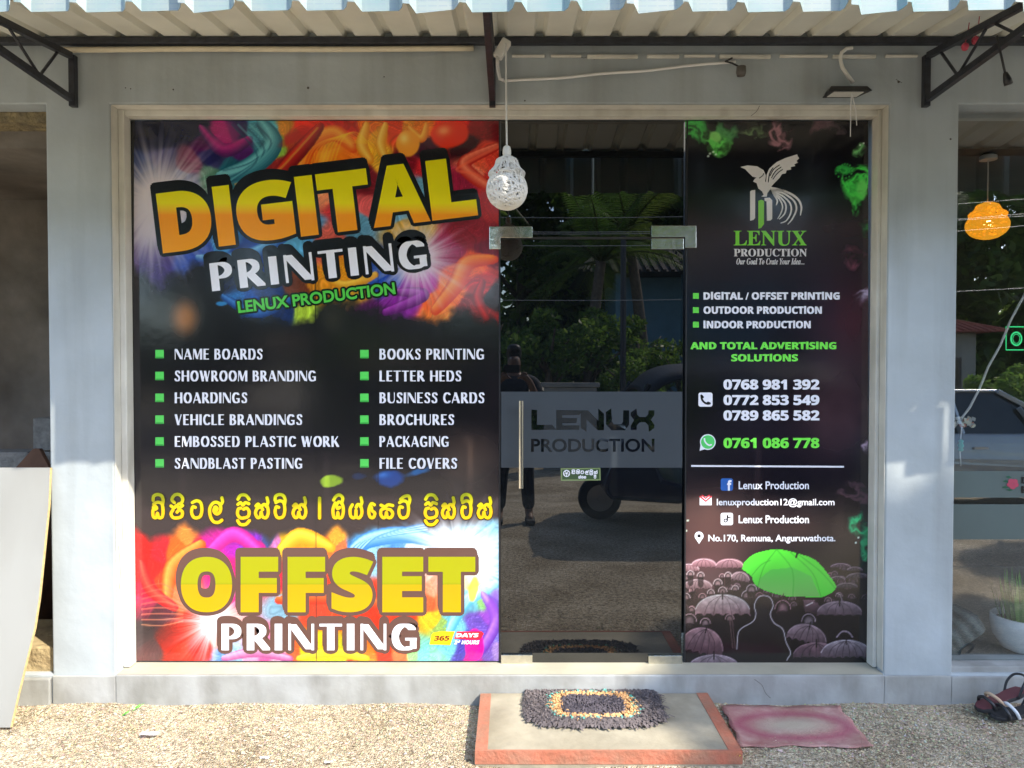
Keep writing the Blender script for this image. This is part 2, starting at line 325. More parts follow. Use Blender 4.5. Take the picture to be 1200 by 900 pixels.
# ------------------------------------------------------------------ printed artwork (painted into mesh colours of the vinyl)
def vnoise(x, y, seed):
    r = np.random.default_rng(seed).random((64, 64)); xi = np.floor(x).astype(int); yi = np.floor(y).astype(int)
    fx = x - xi; fy = y - yi; fx = fx*fx*(3-2*fx); fy = fy*fy*(3-2*fy)
    g = lambda a, b: r[a % 64, b % 64]
    return (g(xi,yi)*(1-fx)+g(xi+1,yi)*fx)*(1-fy) + (g(xi,yi+1)*(1-fx)+g(xi+1,yi+1)*fx)*fy
def fbm(x, y, s, seed, o=4):
    t = 0; a = .5; n = 0
    for k in range(o): t = t + a*vnoise(x/s*2**k+7.3*k, y/s*2**k+3.1*k, seed+k); n += a; a *= .5
    return t/n - .5
def sstep(a, b, x): t = np.clip((x-a)/(b-a), 0, 1); return t*t*(3-2*t)
class Art:
    def __init__(s, x0, x1, y0, y1, st, base):
        nx, ny = int(round((x1-x0)/st))+1, int(round((y1-y0)/st))+1
        s.xs = np.linspace(x0, x1, nx); s.ys = np.linspace(y0, y1, ny); s.X, s.Y = np.meshgrid(s.xs, s.ys); s.C = np.zeros(s.X.shape+(3,)); s.C[:] = base
    def mix(s, a, col): a = np.clip(a, 0, 1)[..., None]; s.C[:] = s.C*(1-a) + np.asarray(col, float)*a
    def cells(s, pts, mask, warp=16, ws=45, p=9, seed=3, streak=.30):
        pts = np.array(pts, float)
        wx = s.X + warp*2*fbm(s.X, s.Y, ws, seed) + 3*fbm(s.X, s.Y, 12, seed+20); wy = s.Y + warp*2*fbm(s.X, s.Y, ws, seed+9) + 3*fbm(s.X, s.Y, 12, seed+31)
        num = np.zeros_like(s.C); den = np.zeros(s.X.shape)
        for q in pts:
            k = 1/(((wx-q[0])**2 + (wy-q[1])**2)**(p/2) + 1e-3); den += k; num += k[..., None]*q[2:5]
        c = num/den[..., None]
        th = fbm(wx, wy, 60, seed+50, 2)*5+.6; al = wx*np.cos(th)+wy*np.sin(th); ac = -wx*np.sin(th)+wy*np.cos(th)
        f1 = fbm(al*.16, ac, 9, seed+61, 3); f2 = fbm(wx, wy, 30, seed+71, 2); f3 = np.sin(f2*16+ac*.05)
        c = c*(1 + streak*(1.7*f1+.10*f3+1.2*f2))[..., None] + (np.clip(f1-.17, 0, 1)*110)[..., None]*(c.max(-1, keepdims=True) > 110)
        s.mix(mask, np.clip(c, 0, 255))
    def burst(s, cx, cy, r, col, seed, core=.45, amt=1.0, sq=1.0):
        dx, dy = s.X-cx, (s.Y-cy)*sq; d = np.hypot(dx, dy); th = np.arctan2(dy, dx)
        ray = .62 + .9*np.abs(vnoise(th*11+20, 0*th+.5, seed)-.2) * .75 + .5*(vnoise(th*26+90, 0*th+3.5, seed+1)-.5)
        s.mix(amt*np.exp(-(np.maximum(d - r*core*.5, 0)/(r*ray*.75))**1.7), col)
    def blob(s, cx, cy, rx, ry, col, soft=.3, a=1.0, rot=0, rag=.25, seed=1, hi=None):
        dx, dy = s.X-cx, s.Y-cy; c, n = math.cos(R(rot)), math.sin(R(rot)); u = (dx*c+dy*n)/rx; v = (-dx*n+dy*c)/ry
        d = np.hypot(u, v) + rag*2*fbm(s.X, s.Y, max(rx, ry)*.8, seed)
        m = a*(1-sstep(1-soft, 1, d)); s.mix(m, col)
        if hi is not None: s.mix(m*np.exp(-((u+.3)**2+(v+.35)**2)/.12), hi)
    def poly(s, pts, col, a=1.0, col2=None):
        pts = np.array(pts, float); x0, y0 = pts.min(0)-1; x1, y1 = pts.max(0)+1
        i0, i1 = np.searchsorted(s.ys, [y0, y1]); j0, j1 = np.searchsorted(s.xs, [x0, x1])
        if i1 <= i0 or j1 <= j0: return
        X, Y = s.X[i0:i1, j0:j1], s.Y[i0:i1, j0:j1]; ins = np.zeros(X.shape, bool); n = len(pts)
        for k in range(n):
            ax, ay = pts[k]; bx, by = pts[(k+1) % n]
            if ay == by: continue
            ins ^= ((ay > Y) != (by > Y)) & (X < (bx-ax)*(Y-ay)/(by-ay)+ax)
        m = (ins*a)[..., None]; c = np.asarray(col, float)
        if col2 is not None: t = np.clip((Y-y0)/(y1-y0), 0, 1)[..., None]; c = c*(1-t) + np.asarray(col2, float)*t
        s.C[i0:i1, j0:j1] = s.C[i0:i1, j0:j1]*(1-m) + c*m
    def line(s, pts, wd, col, a=1.0):
        m = np.zeros(s.X.shape)
        x0, y0 = np.min(pts, 0)-wd-2; x1, y1 = np.max(pts, 0)+wd+2
        i0, i1 = np.searchsorted(s.ys, [y0, y1]); j0, j1 = np.searchsorted(s.xs, [x0, x1])
        X, Y = s.X[i0:i1, j0:j1], s.Y[i0:i1, j0:j1]
        if X.size == 0: return
        m = np.zeros(X.shape)
        for (ax, ay), (bx, by) in zip(pts[:-1], pts[1:]):
            L = (bx-ax)**2+(by-ay)**2+1e-9; t = np.clip(((X-ax)*(bx-ax)+(Y-ay)*(by-ay))/L, 0, 1)
            m = np.maximum(m, 1-sstep(wd*.5-.4, wd*.5+.5, np.hypot(X-ax-t*(bx-ax), Y-ay-t*(by-ay))))
        m = (m*a)[..., None]; s.C[i0:i1, j0:j1] = s.C[i0:i1, j0:j1]*(1-m) + np.asarray(col, float)*m
    def ribbon(s, pts, wd, c0, c1, a=.9):
        p = smooth_path(pts, 7); c0, c1 = np.array(c0, float), np.array(c1, float); n = len(p)
        for k in range(7):
            t = k/6; off = wd*.22*t; q = [(x-off*.6, y-off) for x, y in p]; m = max(1.0, wd*(1-t)**.8)
            for seg in range(0, n-1):
                f = math.sin(math.pi*(.08+.84*seg/(n-1)))**.6; s.line([q[seg], q[seg+1]], max(1, m*f), c0*(1-t)+c1*t, a if k == 0 else .55)
    def build(s, name, parent, lift=0.0):
        c = np.clip(s.C, 0, 255)/255; c = np.where(c <= .04045, c/12.92, ((c+.055)/1.055)**2.4)
        sx, sy = (s.X-600)/F, (450-s.Y)/F; y = GY-lift
        dy = math.cos(PITCH)+sy*math.sin(PITCH); dz = -math.sin(PITCH)+sy*math.cos(PITCH); t = (y-CAMY)/dy
        v = np.stack([sx*t, np.full_like(t, y), CAMZ+dz*t], -1).reshape(-1, 3)
        ny, nx = s.X.shape; i = np.arange(ny*nx).reshape(ny, nx)
        f = np.stack([i[1:,:-1], i[1:,1:], i[:-1,1:], i[:-1,:-1]], -1).reshape(-1, 4)
        me = bpy.data.meshes.new(name); me.vertices.add(len(v)); me.vertices.foreach_set('co', v.astype(np.float32).ravel())
        me.loops.add(f.size); me.loops.foreach_set('vertex_index', f.astype(np.int32).ravel())
        me.polygons.add(len(f)); me.polygons.foreach_set('loop_start', (np.arange(len(f))*4).astype(np.int32))
        me.update(calc_edges=True)
        ca = me.color_attributes.new('Col', 'FLOAT_COLOR', 'POINT'); a4 = np.ones((len(v), 4), np.float32); a4[:, :3] = c.reshape(-1, 3); ca.data.foreach_set('color', a4.ravel())
        me.materials.append(M['print'])
        o = bpy.data.objects.new(name, me); scene.collection.objects.link(o); o.parent = parent; o.matrix_parent_inverse = Matrix.Translation(-Vector(parent.location)); return o

def left_art(parent):
    A = Art(157, 584.5, 141.5, 774.5, 1.15, (24, 22, 27)); X, Y = A.X, A.Y
    A.mix(.45*np.exp(-((Y-600)/70)**2)*(Y > 0), (62, 46, 46)); A.mix(.25*sstep(560, 620, Y), (70, 52, 52))  # brown wash of sunlight painted over the lower black
    top = [(165,150,10,15,40),(200,155,12,18,45),(230,150,12,20,50),(243,165,70,10,70),(262,160,175,10,110),(285,152,30,15,80),(287,172,70,15,95),(250,182,20,20,75),(302,150,60,150,170),(320,152,75,175,195),(310,172,40,115,135),(272,195,20,85,105),(295,198,30,105,125),(250,206,70,125,100),(325,168,130,180,60),(334,150,205,130,30),(346,163,185,60,20),(362,150,232,40,20),(352,178,130,10,20),(340,198,110,10,25),(326,200,150,30,30),(376,165,242,70,10),(370,187,245,92,15),(386,176,248,155,20),(401,162,240,60,20),(395,145,220,30,25),(411,150,200,30,20),(430,148,240,110,20),(440,160,246,165,30),(430,178,246,170,25),(415,181,232,110,20),(446,182,252,185,40),(460,150,230,60,20),(476,150,240,140,30),(496,150,240,120,20),(470,187,120,10,30),(502,172,60,15,40),(520,155,242,50,15),(536,150,232,30,20),(560,150,140,10,25),(580,150,120,5,20),(548,172,60,10,25),(576,185,222,60,40),(562,192,236,85,50),(580,212,210,40,30),(545,216,160,20,60),(576,236,180,30,30),(556,201,240,125,92),(165,200,20,40,100),(170,300,60,40,110),(200,190,70,70,120),(215,205,110,120,170),(222,190,120,60,90),
      (262,287,60,140,200),(240,295,40,70,170),(300,290,20,60,150),(285,300,20,50,140),(345,280,95,175,215),(365,272,80,155,205),(386,282,222,92,72),(400,240,200,20,25),(390,226,240,140,90),(422,262,92,152,182),(440,242,232,92,92),(466,256,100,160,190),(500,200,200,30,40),(500,216,100,160,192),(472,268,192,142,40),(330,240,160,40,40),(430,205,120,12,28),
      (530,300,150,10,60),(550,272,140,10,30),(570,292,110,8,35),(538,320,242,62,20),(554,311,252,85,20),(530,341,252,105,25),(513,362,252,125,40),(505,352,245,90,20),(562,330,200,20,20),(578,345,40,10,20),(566,368,165,10,15),(546,355,120,15,20),(481,345,125,20,135),(460,355,132,25,142),(440,366,92,20,92),(496,335,152,20,122),(441,325,20,62,152),(455,320,20,52,142),(421,330,242,172,30),(400,320,242,152,20),(376,331,232,142,20),(350,341,122,52,20),(320,346,20,50,110),(296,362,20,75,155),(270,356,40,115,185),(352,369,172,202,50),(332,366,20,42,92),(262,330,25,30,60)]
    edge = np.interp(X, [157,185,215,240,262,300,340,362,385,420,470,515,545,584], [318,330,318,312,352,374,380,378,345,352,372,376,366,376])
    m = 1 - sstep(-12, 9, Y-edge+34*fbm(X, Y, 26, 77)+14*fbm(X, Y, 9, 79))
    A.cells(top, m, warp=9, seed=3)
    for rb in (([(352,210),(362,172),(392,156),(414,174)],20,(226,70,12),(255,180,60)),([(372,214),(382,186),(400,176)],14,(240,120,20),(255,205,80)),([(306,143),(320,168),(296,194),(258,208)],24,(24,92,112),(120,205,212)),([(376,148),(350,178),(326,204)],18,(112,8,20),(225,50,30)),([(430,146),(424,170),(434,188)],14,(225,130,16),(255,210,90)),([(452,146),(446,168),(452,186)],12,(225,140,20),(255,215,100)),([(584,172),(545,190),(556,208),(584,226)],16,(190,30,24),(255,140,100)),([(500,146),(494,162),(480,150)],10,(225,110,20),(255,200,80)),
        ([(580,304),(548,308),(534,334),(510,364)],20,(220,50,10),(255,150,50)),([(566,330),(560,350),(570,372)],12,(120,6,14),(210,30,30)),([(462,342),(496,346),(452,366)],14,(86,14,92),(176,60,180)),([(232,302),(285,300),(345,272)],14,(30,80,160),(130,200,235)),([(262,348),(300,366),(340,352)],13,(16,56,120),(70,140,210)),([(380,322),(405,334),(440,322)],12,(214,130,16),(255,205,70)),([(236,150),(262,176),(292,164)],16,(60,14,80),(190,30,130))): A.ribbon(*rb)
    A.blob(478,168,15,17,(246,160,45),.15,1,0,.05,5,(255,215,110)); A.blob(528,158,24,18,(235,45,15),.2,1,-10,.12,8,(255,150,90)); A.blob(266,158,20,22,(170,15,110),.5,.6,0,.3,9)
    A.blob(385,195,26,34,(246,120,20),.35,.7,10,.3,12,(255,190,60)); A.blob(350,158,30,8,(190,20,20),.5,.7,-30,.3,14)
    for k in range(9): A.line(smooth_path([(352+k*5,205-k*2),(362+k*5,178-k*2),(385+k*4,163-k),(408+k*3,168)],5),1.5,(255,170+k*6,40),.45)
    for k in range(5): A.line(smooth_path([(300-k*7,146),(318-k*4,168+k*4),(295-k*5,190+k*5),(262,200+k*5)],5),2.2,(110,200,205) if k%2 else (20,70,95),.5)
    A.line(smooth_path([(372,150),(345,180),(325,200),(300,208),(276,216)],6),2.5,(215,150,50),.7); A.line(smooth_path([(584,172),(545,192),(536,200),(560,205),(578,222)],6),3,(255,110,70),.55)
    A.burst(185,235,62,(232,222,225),41,.5); A.burst(176,262,50,(225,215,225),43,.4,.8)
    A.burst(487,302,40,(235,225,232),47,.62)
    # blurred reflections painted into the vinyl colour, then the lower picture
    A.blob(216,372,25,32,(176,112,58),.9,.85,0,.02,3); A.blob(390,372,24,30,(64,60,50),1,.5,0,.1,4); A.blob(480,420,120,40,(52,40,38),1,.5,0,.2,6); A.blob(330,400,60,26,(60,48,42),1,.5,0,.2,6); A.blob(545,535,60,50,(110,88,72),1,.5,0,.2,7)
    bot = [(165,640,235,15,15),(185,640,240,20,40),(205,640,250,100,20),(215,632,252,140,50),(228,645,230,20,60),(175,665,235,20,20),(190,680,250,60,20),(170,690,230,15,60),(205,700,252,120,50),(165,710,225,40,90),(185,720,120,40,60),(200,745,235,25,10),(225,735,240,30,10),(240,755,225,25,20),(255,745,235,150,130),(180,760,120,70,70),(165,745,105,75,75),(210,768,235,40,15),
      (250,632,225,10,160),(272,630,190,10,190),(290,632,130,30,200),(300,640,225,10,140),(310,632,50,80,160),(318,636,220,120,190),(335,632,252,190,10),(352,640,250,150,10),(372,630,252,175,30),(384,636,235,110,30),(395,628,252,160,40),(405,640,240,110,60),(415,640,50,130,200),(430,630,70,160,225),(450,628,120,190,235),(465,636,60,140,215),(440,645,150,210,240),(480,640,190,215,235),(575,640,130,200,230),(580,660,80,170,215),
      (268,675,240,10,120),(330,680,235,30,60),(345,690,250,160,30),(340,705,140,195,225),(360,690,170,205,225),(375,715,225,60,30),(385,700,230,50,20),(400,712,232,60,15),(440,715,235,40,10),(470,720,238,50,20),(500,705,245,90,40),(510,690,250,140,100),(505,725,250,190,20),(520,700,252,120,60),(516,735,150,190,90),(530,720,110,190,200),(550,705,90,180,210),(558,690,225,215,60),(565,700,130,200,100),(575,700,60,80,170),(583,690,120,160,225),(575,725,150,60,180),(562,735,100,70,180),(535,745,110,190,210),(520,760,110,195,215),(510,770,130,215,180),
      (265,768,90,140,200),(275,768,140,190,220),(290,768,240,150,190),(305,768,225,80,150),(320,768,245,170,190),(345,768,252,90,40),(360,768,230,200,10),(380,768,240,200,10),(395,768,200,200,20),(415,768,235,60,20),(430,768,235,120,30),(448,768,230,50,20),(470,768,240,110,60),(485,768,150,215,130),(495,768,120,210,200),(540,768,70,60,170),(555,765,240,0,130),(548,772,235,0,140),(572,765,110,80,180),(583,765,150,120,190),(580,745,110,100,200),(545,755,60,50,160)]
    edge = np.interp(X, [157,175,190,215,235,262,300,316,325,350,372,395,410,430,470,510,584], [622,634,628,618,624,622,626,640,630,622,634,615,634,624,620,620,612])
    m = sstep(-8, 8, Y-edge+18*fbm(X, Y, 18, 97))
    hole = np.exp(-(((X-175)/36)**2+((Y-735)/32)**2)*1.2); A.cells([q[:2]+tuple(v*.88 for v in q[2:]) for q in bot], m*(1-.75*hole), warp=9, seed=103, streak=.24)  # lower art colours dulled to offset the direct sun there
    for rb in (([(196,706),(202,664),(236,638)],18,(212,70,14),(235,165,70)),([(240,654),(274,626),(310,652)],18,(170,8,120),(215,70,190)),([(322,656),(350,628),(388,642)],18,(212,140,10),(236,205,60)),([(404,658),(430,634),(478,627),(524,640)],20,(40,110,185),(170,214,235)),([(326,704),(390,700),(484,714)],18,(196,36,12),(232,120,50)),([(526,742),(544,706),(582,684)],16,(60,150,190),(170,220,225)),([(566,696),(581,728),(558,772)],14,(84,40,150),(170,110,205)),([(262,772),(300,764),(340,772)],12,(150,60,120),(225,160,190)),([(350,772),(390,764),(430,772)],12,(190,160,8),(225,205,60)),([(166,660),(176,690),(205,712)],14,(200,14,24),(230,80,60))): A.ribbon(*rb)
    for k in range(7): A.line(smooth_path([(408+k*2,650),(422+k*3,636-k),(455+k*3,628-k*1.5),(500,622-k*1.5)],5),1.6,(190,225,245) if k%2 else (40,110,190),.6)
    for k in range(8): A.line(smooth_path([(166,690+k*6),(190,684+k*7),(214,700+k*4)],5),1.4,(255,90+k*10,70+k*6),.5)
    for k in range(6): A.line(smooth_path([(520+k*7,735-k*6),(540+k*5,712-k*5),(555+k*4,688)],4),2,(170,225,235) if k%2 else (70,150,200),.4)
    A.burst(535,645,60,(226,224,228),53,.5,.95,1.5); A.burst(562,668,32,(220,224,232),59,.45,.8); A.burst(250,728,38,(226,208,212),61,.45)
    A.blob(455,560,24,11,(22,70,150),.5,.9,0,.4,15,(60,120,200)); A.blob(490,553,18,5,(40,110,180),.6,.8,-15,.4,16); A.blob(388,564,16,8,(150,185,45),.3,.95,-5,.3,18); A.blob(420,558,12,6,(30,50,90),.7,.8,0,.4,19)
    A.blob(260,356,8,3,(50,140,200),.4,.9); A.blob(556,756,12,20,(244,0,130),.2,.9,0,.1,21)
    A.blob(555,690,6,16,(225,210,60),.3,.85,10,.3,23); A.blob(577,712,10,24,(125,60,180),.4,.7,20,.3,24)
    A.line([(369.5,300),(370.5,774)],.9,(12,12,14),.75); A.line([(442.5,240),(443.5,620)],.7,(10,10,12),.6)
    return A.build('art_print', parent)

def umbrella_art(A, cx, cy, w_, h_, c0, c1, n=6, tilt=0, tip=True):
    """open umbrella seen from the side: dome over a scalloped rim"""
    top = [(cx + w_/2*math.cos(t), cy - h_*math.sin(t)**.8) for t in [math.pi*i/24 for i in range(25)]]
    rim = []
    for k in range(n):
        a, b = -w_/2 + w_*k/n, -w_/2 + w_*(k+1)/n
        rim += [(cx+a+(b-a)*j/6, cy - h_*.13*math.sin(math.pi*j/6)) for j in range(7)]
    c, s_ = math.cos(R(tilt)), math.sin(R(tilt)); rt = lambda q: (cx+(q[0]-cx)*c-(q[1]-cy)*s_, cy+(q[0]-cx)*s_+(q[1]-cy)*c)
    A.poly([rt(q) for q in top + rim], c0, 1, c1)
    c1 = tuple(np.array(c1)*.8)
    for k in range(1, n):
        x = cx - w_/2 + w_*k/n
        A.line([rt(q) for q in smooth_path([(cx, cy-h_),(cx+(x-cx)*.72, cy-h_*.62),(x, cy)], 3)], .8, tuple(v*.7 for v in c1), .55)
    A.line([rt(q) for q in top[2:-2]], 1.1, tuple(min(255, v*1.25+14) for v in c0), .7)
    if tip: A.line([rt((cx, cy-h_-4)), rt((cx, cy-h_+5))], 1.3, (25,15,22))
def right_art(parent):
    A = Art(803, 1017.5, 141.5, 777.5, 1.0, (15, 13, 19)); X, Y = A.X, A.Y
    n = fbm(X, Y, 60, 201)
    A.mix(.75*np.exp(-((Y-270+20*n)/24)**2)*(.55+n), (96, 62, 62)); A.mix(.55*np.exp(-((Y-300)/60)**2), (46, 34, 40)); A.mix(.5*np.exp(-((X-1000)/50)**2-((Y-380+30*n)/70)**2), (96, 34, 52))
    A.mix(.4*np.exp(-((Y-225)/20)**2), (20, 34, 28)); A.mix(.45*np.exp(-((X-990)/60)**2-((Y-500)/70)**2)*(1+n), (120, 84, 88)); A.mix(.8*np.exp(-((X-830)/70)**2-((Y-620+30*n)/55)**2), (110, 78, 72)); A.mix(.5*np.exp(-((X-960)/80)**2-((Y-622)/26)**2), (92, 70, 62)); A.mix(.3*np.exp(-((X-880)/50)**2-((Y-505)/40)**2), (70,60,70))
    A.mix(.5*np.exp(-((Y-560)/34)**2)*sstep(850,940,X), (12,12,20))
    def smoke(cx, cy, rx, ry, col, seed, a=1.0):
        wx = X + 30*fbm(X, Y, 26, seed); wy = Y + 30*fbm(X, Y, 26, seed+5); d = np.hypot((wx-cx)/rx, (wy-cy)/ry)
        rid = 1-np.abs(fbm(wx*1.0, wy, 13, seed+9))*4.2
        A.mix(a*(1-sstep(.55, 1.1, d))*np.clip(.30+.9*rid, 0, 1), np.clip(np.stack([col[0]*(.5+.7*rid), col[1]*(.5+.6*rid), col[2]*(.5+.7*rid)], -1), 0, 255))
    smoke(815,152,24,22,(60,180,70),211); smoke(840,163,16,16,(90,205,80),221); smoke(858,150,14,12,(70,150,80),225,.8); smoke(885,150,20,10,(110,150,90),231,.8); smoke(912,158,18,20,(165,125,125),241,.85); smoke(955,150,26,12,(120,95,95),251,.7); smoke(975,150,18,10,(90,80,80),257,.6)
    smoke(1010,175,12,10,(110,200,110),261); smoke(1006,214,18,26,(70,225,80),271); smoke(990,200,12,10,(50,180,70),275); smoke(1000,240,10,14,(60,220,70),277); smoke(1016,275,8,16,(40,130,60),281,.8); smoke(1005,300,14,16,(140,80,90),285,.6)
    smoke(1010,612,12,14,(40,190,110),291); smoke(1016,640,8,26,(40,170,100),295,.8); smoke(1015,665,6,8,(40,210,110),297); smoke(1012,345,12,10,(190,190,205),298,.8); smoke(1012,520,8,10,(190,180,190),299,.8); smoke(1000,575,20,14,(90,70,72),300,.7)
    A.blob(838,160,9,7,(140,220,110),.4,.9,35,.2,7); A.blob(1010,222,8,14,(120,240,110),.4,.8,0,.2,8); A.blob(1003,232,9,9,(90,235,90),.4,.7,0,.2,9)
    for k in range(22):
        t = k/21*9; A.blob(990+(2+t*1.05)*math.cos(t), 199+(2+t*1.0)*math.sin(t), 1.6, 1.6, (70,205,85), .6, .8, 0, 0)
    for x, y in ((832,180),(836,178),(839,181),(830,183),(1008,170),(1012,168),(1006,630),(1003,636),(806,610),(804,622)): A.blob(x, y, 1.6, 1.6, (225,245,225), .5, .9, 0, 0)
    # crowd of umbrellas
    A.mix(sstep(655, 690, Y+6*fbm(X, Y, 20, 333)), (26, 13, 20))
    g = lambda x, y: (800+x*220/1200, 620+y*165/900)
    A.mix(.6*np.exp(-((X-825)/45)**2-((Y-680)/26)**2), (150, 88, 92))
    rs = np.random.default_rng(5)
    def head(x, y, r_, c=(170,120,128)): 
        px, py = g(x, y); A.blob(px, py, r_, r_*1.15, (20,10,16), .1, 1, 0, 0); A.blob(px, py, r_*.95, r_*1.1, c, .7, .75, 0, 0); A.line([(px+r_*math.cos(t), py-r_*1.1*math.sin(t)) for t in [math.pi*i/10 for i in range(11)]], 1, tuple(min(255,v*1.35) for v in c), .8); A.line([(px,py+r_),(px,py+r_*2.6)], r_*1.6, (34,18,25), .7)
    for k in range(46):
        x = rs.uniform(0,1180); y = rs.uniform(250,520); t = x/1200; head(x, y, rs.uniform(3,5), (200-95*t+rs.uniform(-20,20), 130-65*t, 138-55*t))
    um = [(40,270,130,34,0),(135,245,160,40,0),(300,252,180,44,0),(365,335,120,44,12),(95,385,190,46,0),(1010,248,130,20,0),(1100,270,100,20,0),(1120,320,150,28,0),(1050,380,140,26,0),(990,325,90,16,0)]
    for x, y, w_, h_, tl in um:
        t = min(1, x/1100); c0 = np.array((220,166,174))*(1-t)+np.array((112,92,106))*t; c1 = np.array((140,84,92))*(1-t)+np.array((44,30,40))*t
        px, py = g(x, y); umbrella_art(A, px, py, w_*220/1200, h_*1.35*165/900, tuple(c0), tuple(c1), 5, tl, False)
    for x, y, r_ in ((50,290,4),(115,300,4),(225,350,5),(255,400,5),(20,440,5),(180,410,4),(335,385,4),(410,430,6),(440,390,6),(290,300,4),(545,400,5),(600,430,5),(1000,430,4),(1080,440,4),(930,460,4)): head(x, y, r_, (220,160,165) if x < 500 else (150,105,120))
    def umb(x, y, w_, h_, c0, c1, n=6, tl=0): px, py = g(x, y); umbrella_art(A, px, py, w_*220/1200, h_*165/900, c0, c1, n, tl)
    head(45,590,8,(175,130,140)); head(145,605,6,(190,140,150)); head(640,510,9,(190,120,135)); head(805,590,8,(180,150,165)); head(300,575,5)
    A.poly([g(770,450),(g(830,455)),g(890,500),g(860,545),g(780,530)],(150,95,112),1,(60,32,45)); A.line([g(790,490),g(830,470)],1.2,(235,215,225))
    umb(255,555,355,135,(214,198,206),(150,92,104),6); umb(1003,555,290,92,(170,140,156),(104,66,82),5)
    umb(110,805,280,175,(186,124,140),(84,46,58),6,14); umb(785,730,260,120,(176,138,154),(80,42,56),6,14)
    umb(855,828,300,100,(160,108,126),(72,38,52),6); umb(1045,828,330,118,(196,178,194),(88,52,70),7); umb(200,905,330,100,(186,156,174),(120,78,96),6)
    for x in (320, 335): A.line([g(x-20,570),g(x,760)],1.6,(110,70,70),.8)
    A.line([g(985,410),g(1010,420),g(1020,470)],1.1,(180,150,165)); A.line(smooth_path([g(985,690),g(1020,655),g(1060,660),g(1085,690)],4),1.6,(190,160,180))
    # man seen from behind, rim-lit
    man = smooth_path([g(*q) for q in [(345,870),(350,700),(370,640),(450,590),(468,540),(458,490),(480,440),(520,425),(560,440),(578,490),(560,545),(585,600),(640,640),(660,720),(690,790),(670,830),(660,870)]], 5)
    A.poly(man, (14,9,13), 1, (22,12,17)); A.mix(np.clip(1-np.abs(fbm(X,Y,9,404))*3,0,1)*.28*sstep(672,700,Y), (14,8,12)); A.poly(man, (40,28,34), 1, (20,11,16)); A.line(man[3:-4], 1.05, (214,202,210), .85)
    crowd = sstep(652,676,Y)[..., None]; lum = A.C.mean(-1, keepdims=True); A.C[:] = A.C*(1-crowd) + crowd*(A.C*.62+lum*.38)*.84
    gr = smooth_path([g(*q) for q in [(380,255),(400,205),(470,155),(600,130),(730,155),(850,200),(930,290),(980,375),(890,435),(760,432),(640,425),(480,370),(440,300)]], 5)
    A.poly(gr, (84,214,54), 1, (64,188,52))
    A.poly([g(*q) for q in [(480,370),(500,310),(560,260),(700,245),(820,300),(880,432),(760,432),(640,425)]], (68,180,66), .75, (104,152,84))
    for q in ([(600,130),(520,240),(480,370)],[(600,130),(700,260),(705,430)],[(690,150),(830,280),(885,435)],[(560,200),(500,230),(440,300)],[(730,155),(880,270),(975,378)]): A.line(smooth_path([g(*p) for p in q],4),1.0,(46,150,40),.7)
    A.line([g(735,150),g(725,180)],2.2,(15,40,15)); A.line([g(645,415),g(600,540)],1,(60,40,45))
    A.mix(.55*sstep(.2,.9,(X-803)/215)*sstep(680,740,Y)*0, (0,0,0))
    return A.build('art_print', parent)
# ------------------------------------------------------------------ ground
XL, X0, X1, XR = P(57.5,450,0).x, P(132.5,450,0).x, P(1039,450,0).x, P(1120,450,0).x
ZP, ZT = 0.13, 2.75
def gravel_mat(name, stone=True):
    m = bpy.data.materials.new(name); m.use_nodes = True; n, l = nodes(m); b = n['Principled BSDF']; b.inputs['Roughness'].default_value = .9
    tc = n.new('ShaderNodeTexCoord')
    vo = n.new('ShaderNodeTexVoronoi'); vo.inputs['Scale'].default_value = 125; l.new(tc.outputs['Object'], vo.inputs['Vector'])
    rp = n.new('ShaderNodeValToRGB'); e = rp.color_ramp.elements; e[0].position = 0; e[0].color = (.36,.28,.175,1); e[1].position = 1; e[1].color = (.80,.71,.53,1)
    x = rp.color_ramp.elements.new(.5); x.color = (.60,.50,.35,1)
    sp = n.new('ShaderNodeSeparateColor'); l.new(vo.outputs['Color'], sp.inputs[0]); l.new(sp.outputs[0], rp.inputs[0])
    no = n.new('ShaderNodeTexNoise'); no.inputs['Scale'].default_value = 2.3; no.inputs['Detail'].default_value = 6; l.new(tc.outputs['Object'], no.inputs['Vector'])
    r2 = n.new('ShaderNodeValToRGB'); r2.color_ramp.elements[0].position = .36; r2.color_ramp.elements[0].color = (.66,.62,.56,1); r2.color_ramp.elements[1].position = .62; r2.color_ramp.elements[1].color = (1,1,1,1); l.new(no.outputs[0], r2.inputs[0])
    mx = n.new('ShaderNodeMix'); mx.data_type = 'RGBA'; mx.blend_type = 'MULTIPLY'; mx.inputs[0].default_value = 1
    l.new(rp.outputs[0], mx.inputs[6]); l.new(r2.outputs[0], mx.inputs[7])
    n3 = n.new('ShaderNodeTexNoise'); n3.inputs['Scale'].default_value = 38; n3.inputs['Detail'].default_value = 6; n3.inputs['Roughness'].default_value = .7; l.new(tc.outputs['Object'], n3.inputs['Vector'])
    r3 = n.new('ShaderNodeValToRGB'); r3.color_ramp.elements[0].position = .34; r3.color_ramp.elements[0].color = (.36,.345,.33,1); r3.color_ramp.elements[1].position = .58; r3.color_ramp.elements[1].color = (1.1,1.1,1.1,1); l.new(n3.outputs[0], r3.inputs[0])
    m3 = n.new('ShaderNodeMix'); m3.data_type = 'RGBA'; m3.blend_type = 'MULTIPLY'; m3.inputs[0].default_value = 1; l.new(mx.outputs[2], m3.inputs[6]); l.new(r3.outputs[0], m3.inputs[7]); l.new(m3.outputs[2], b.inputs['Base Color'])
    bp = n.new('ShaderNodeBump'); bp.inputs['Strength'].default_value = .9; bp.inputs['Distance'].default_value = .012; bp.invert = True
    l.new(vo.outputs['Distance'], bp.inputs['Height']); l.new(bp.outputs[0], b.inputs['Normal'])
    return m
M['gravel'] = gravel_mat('gravel_ground')
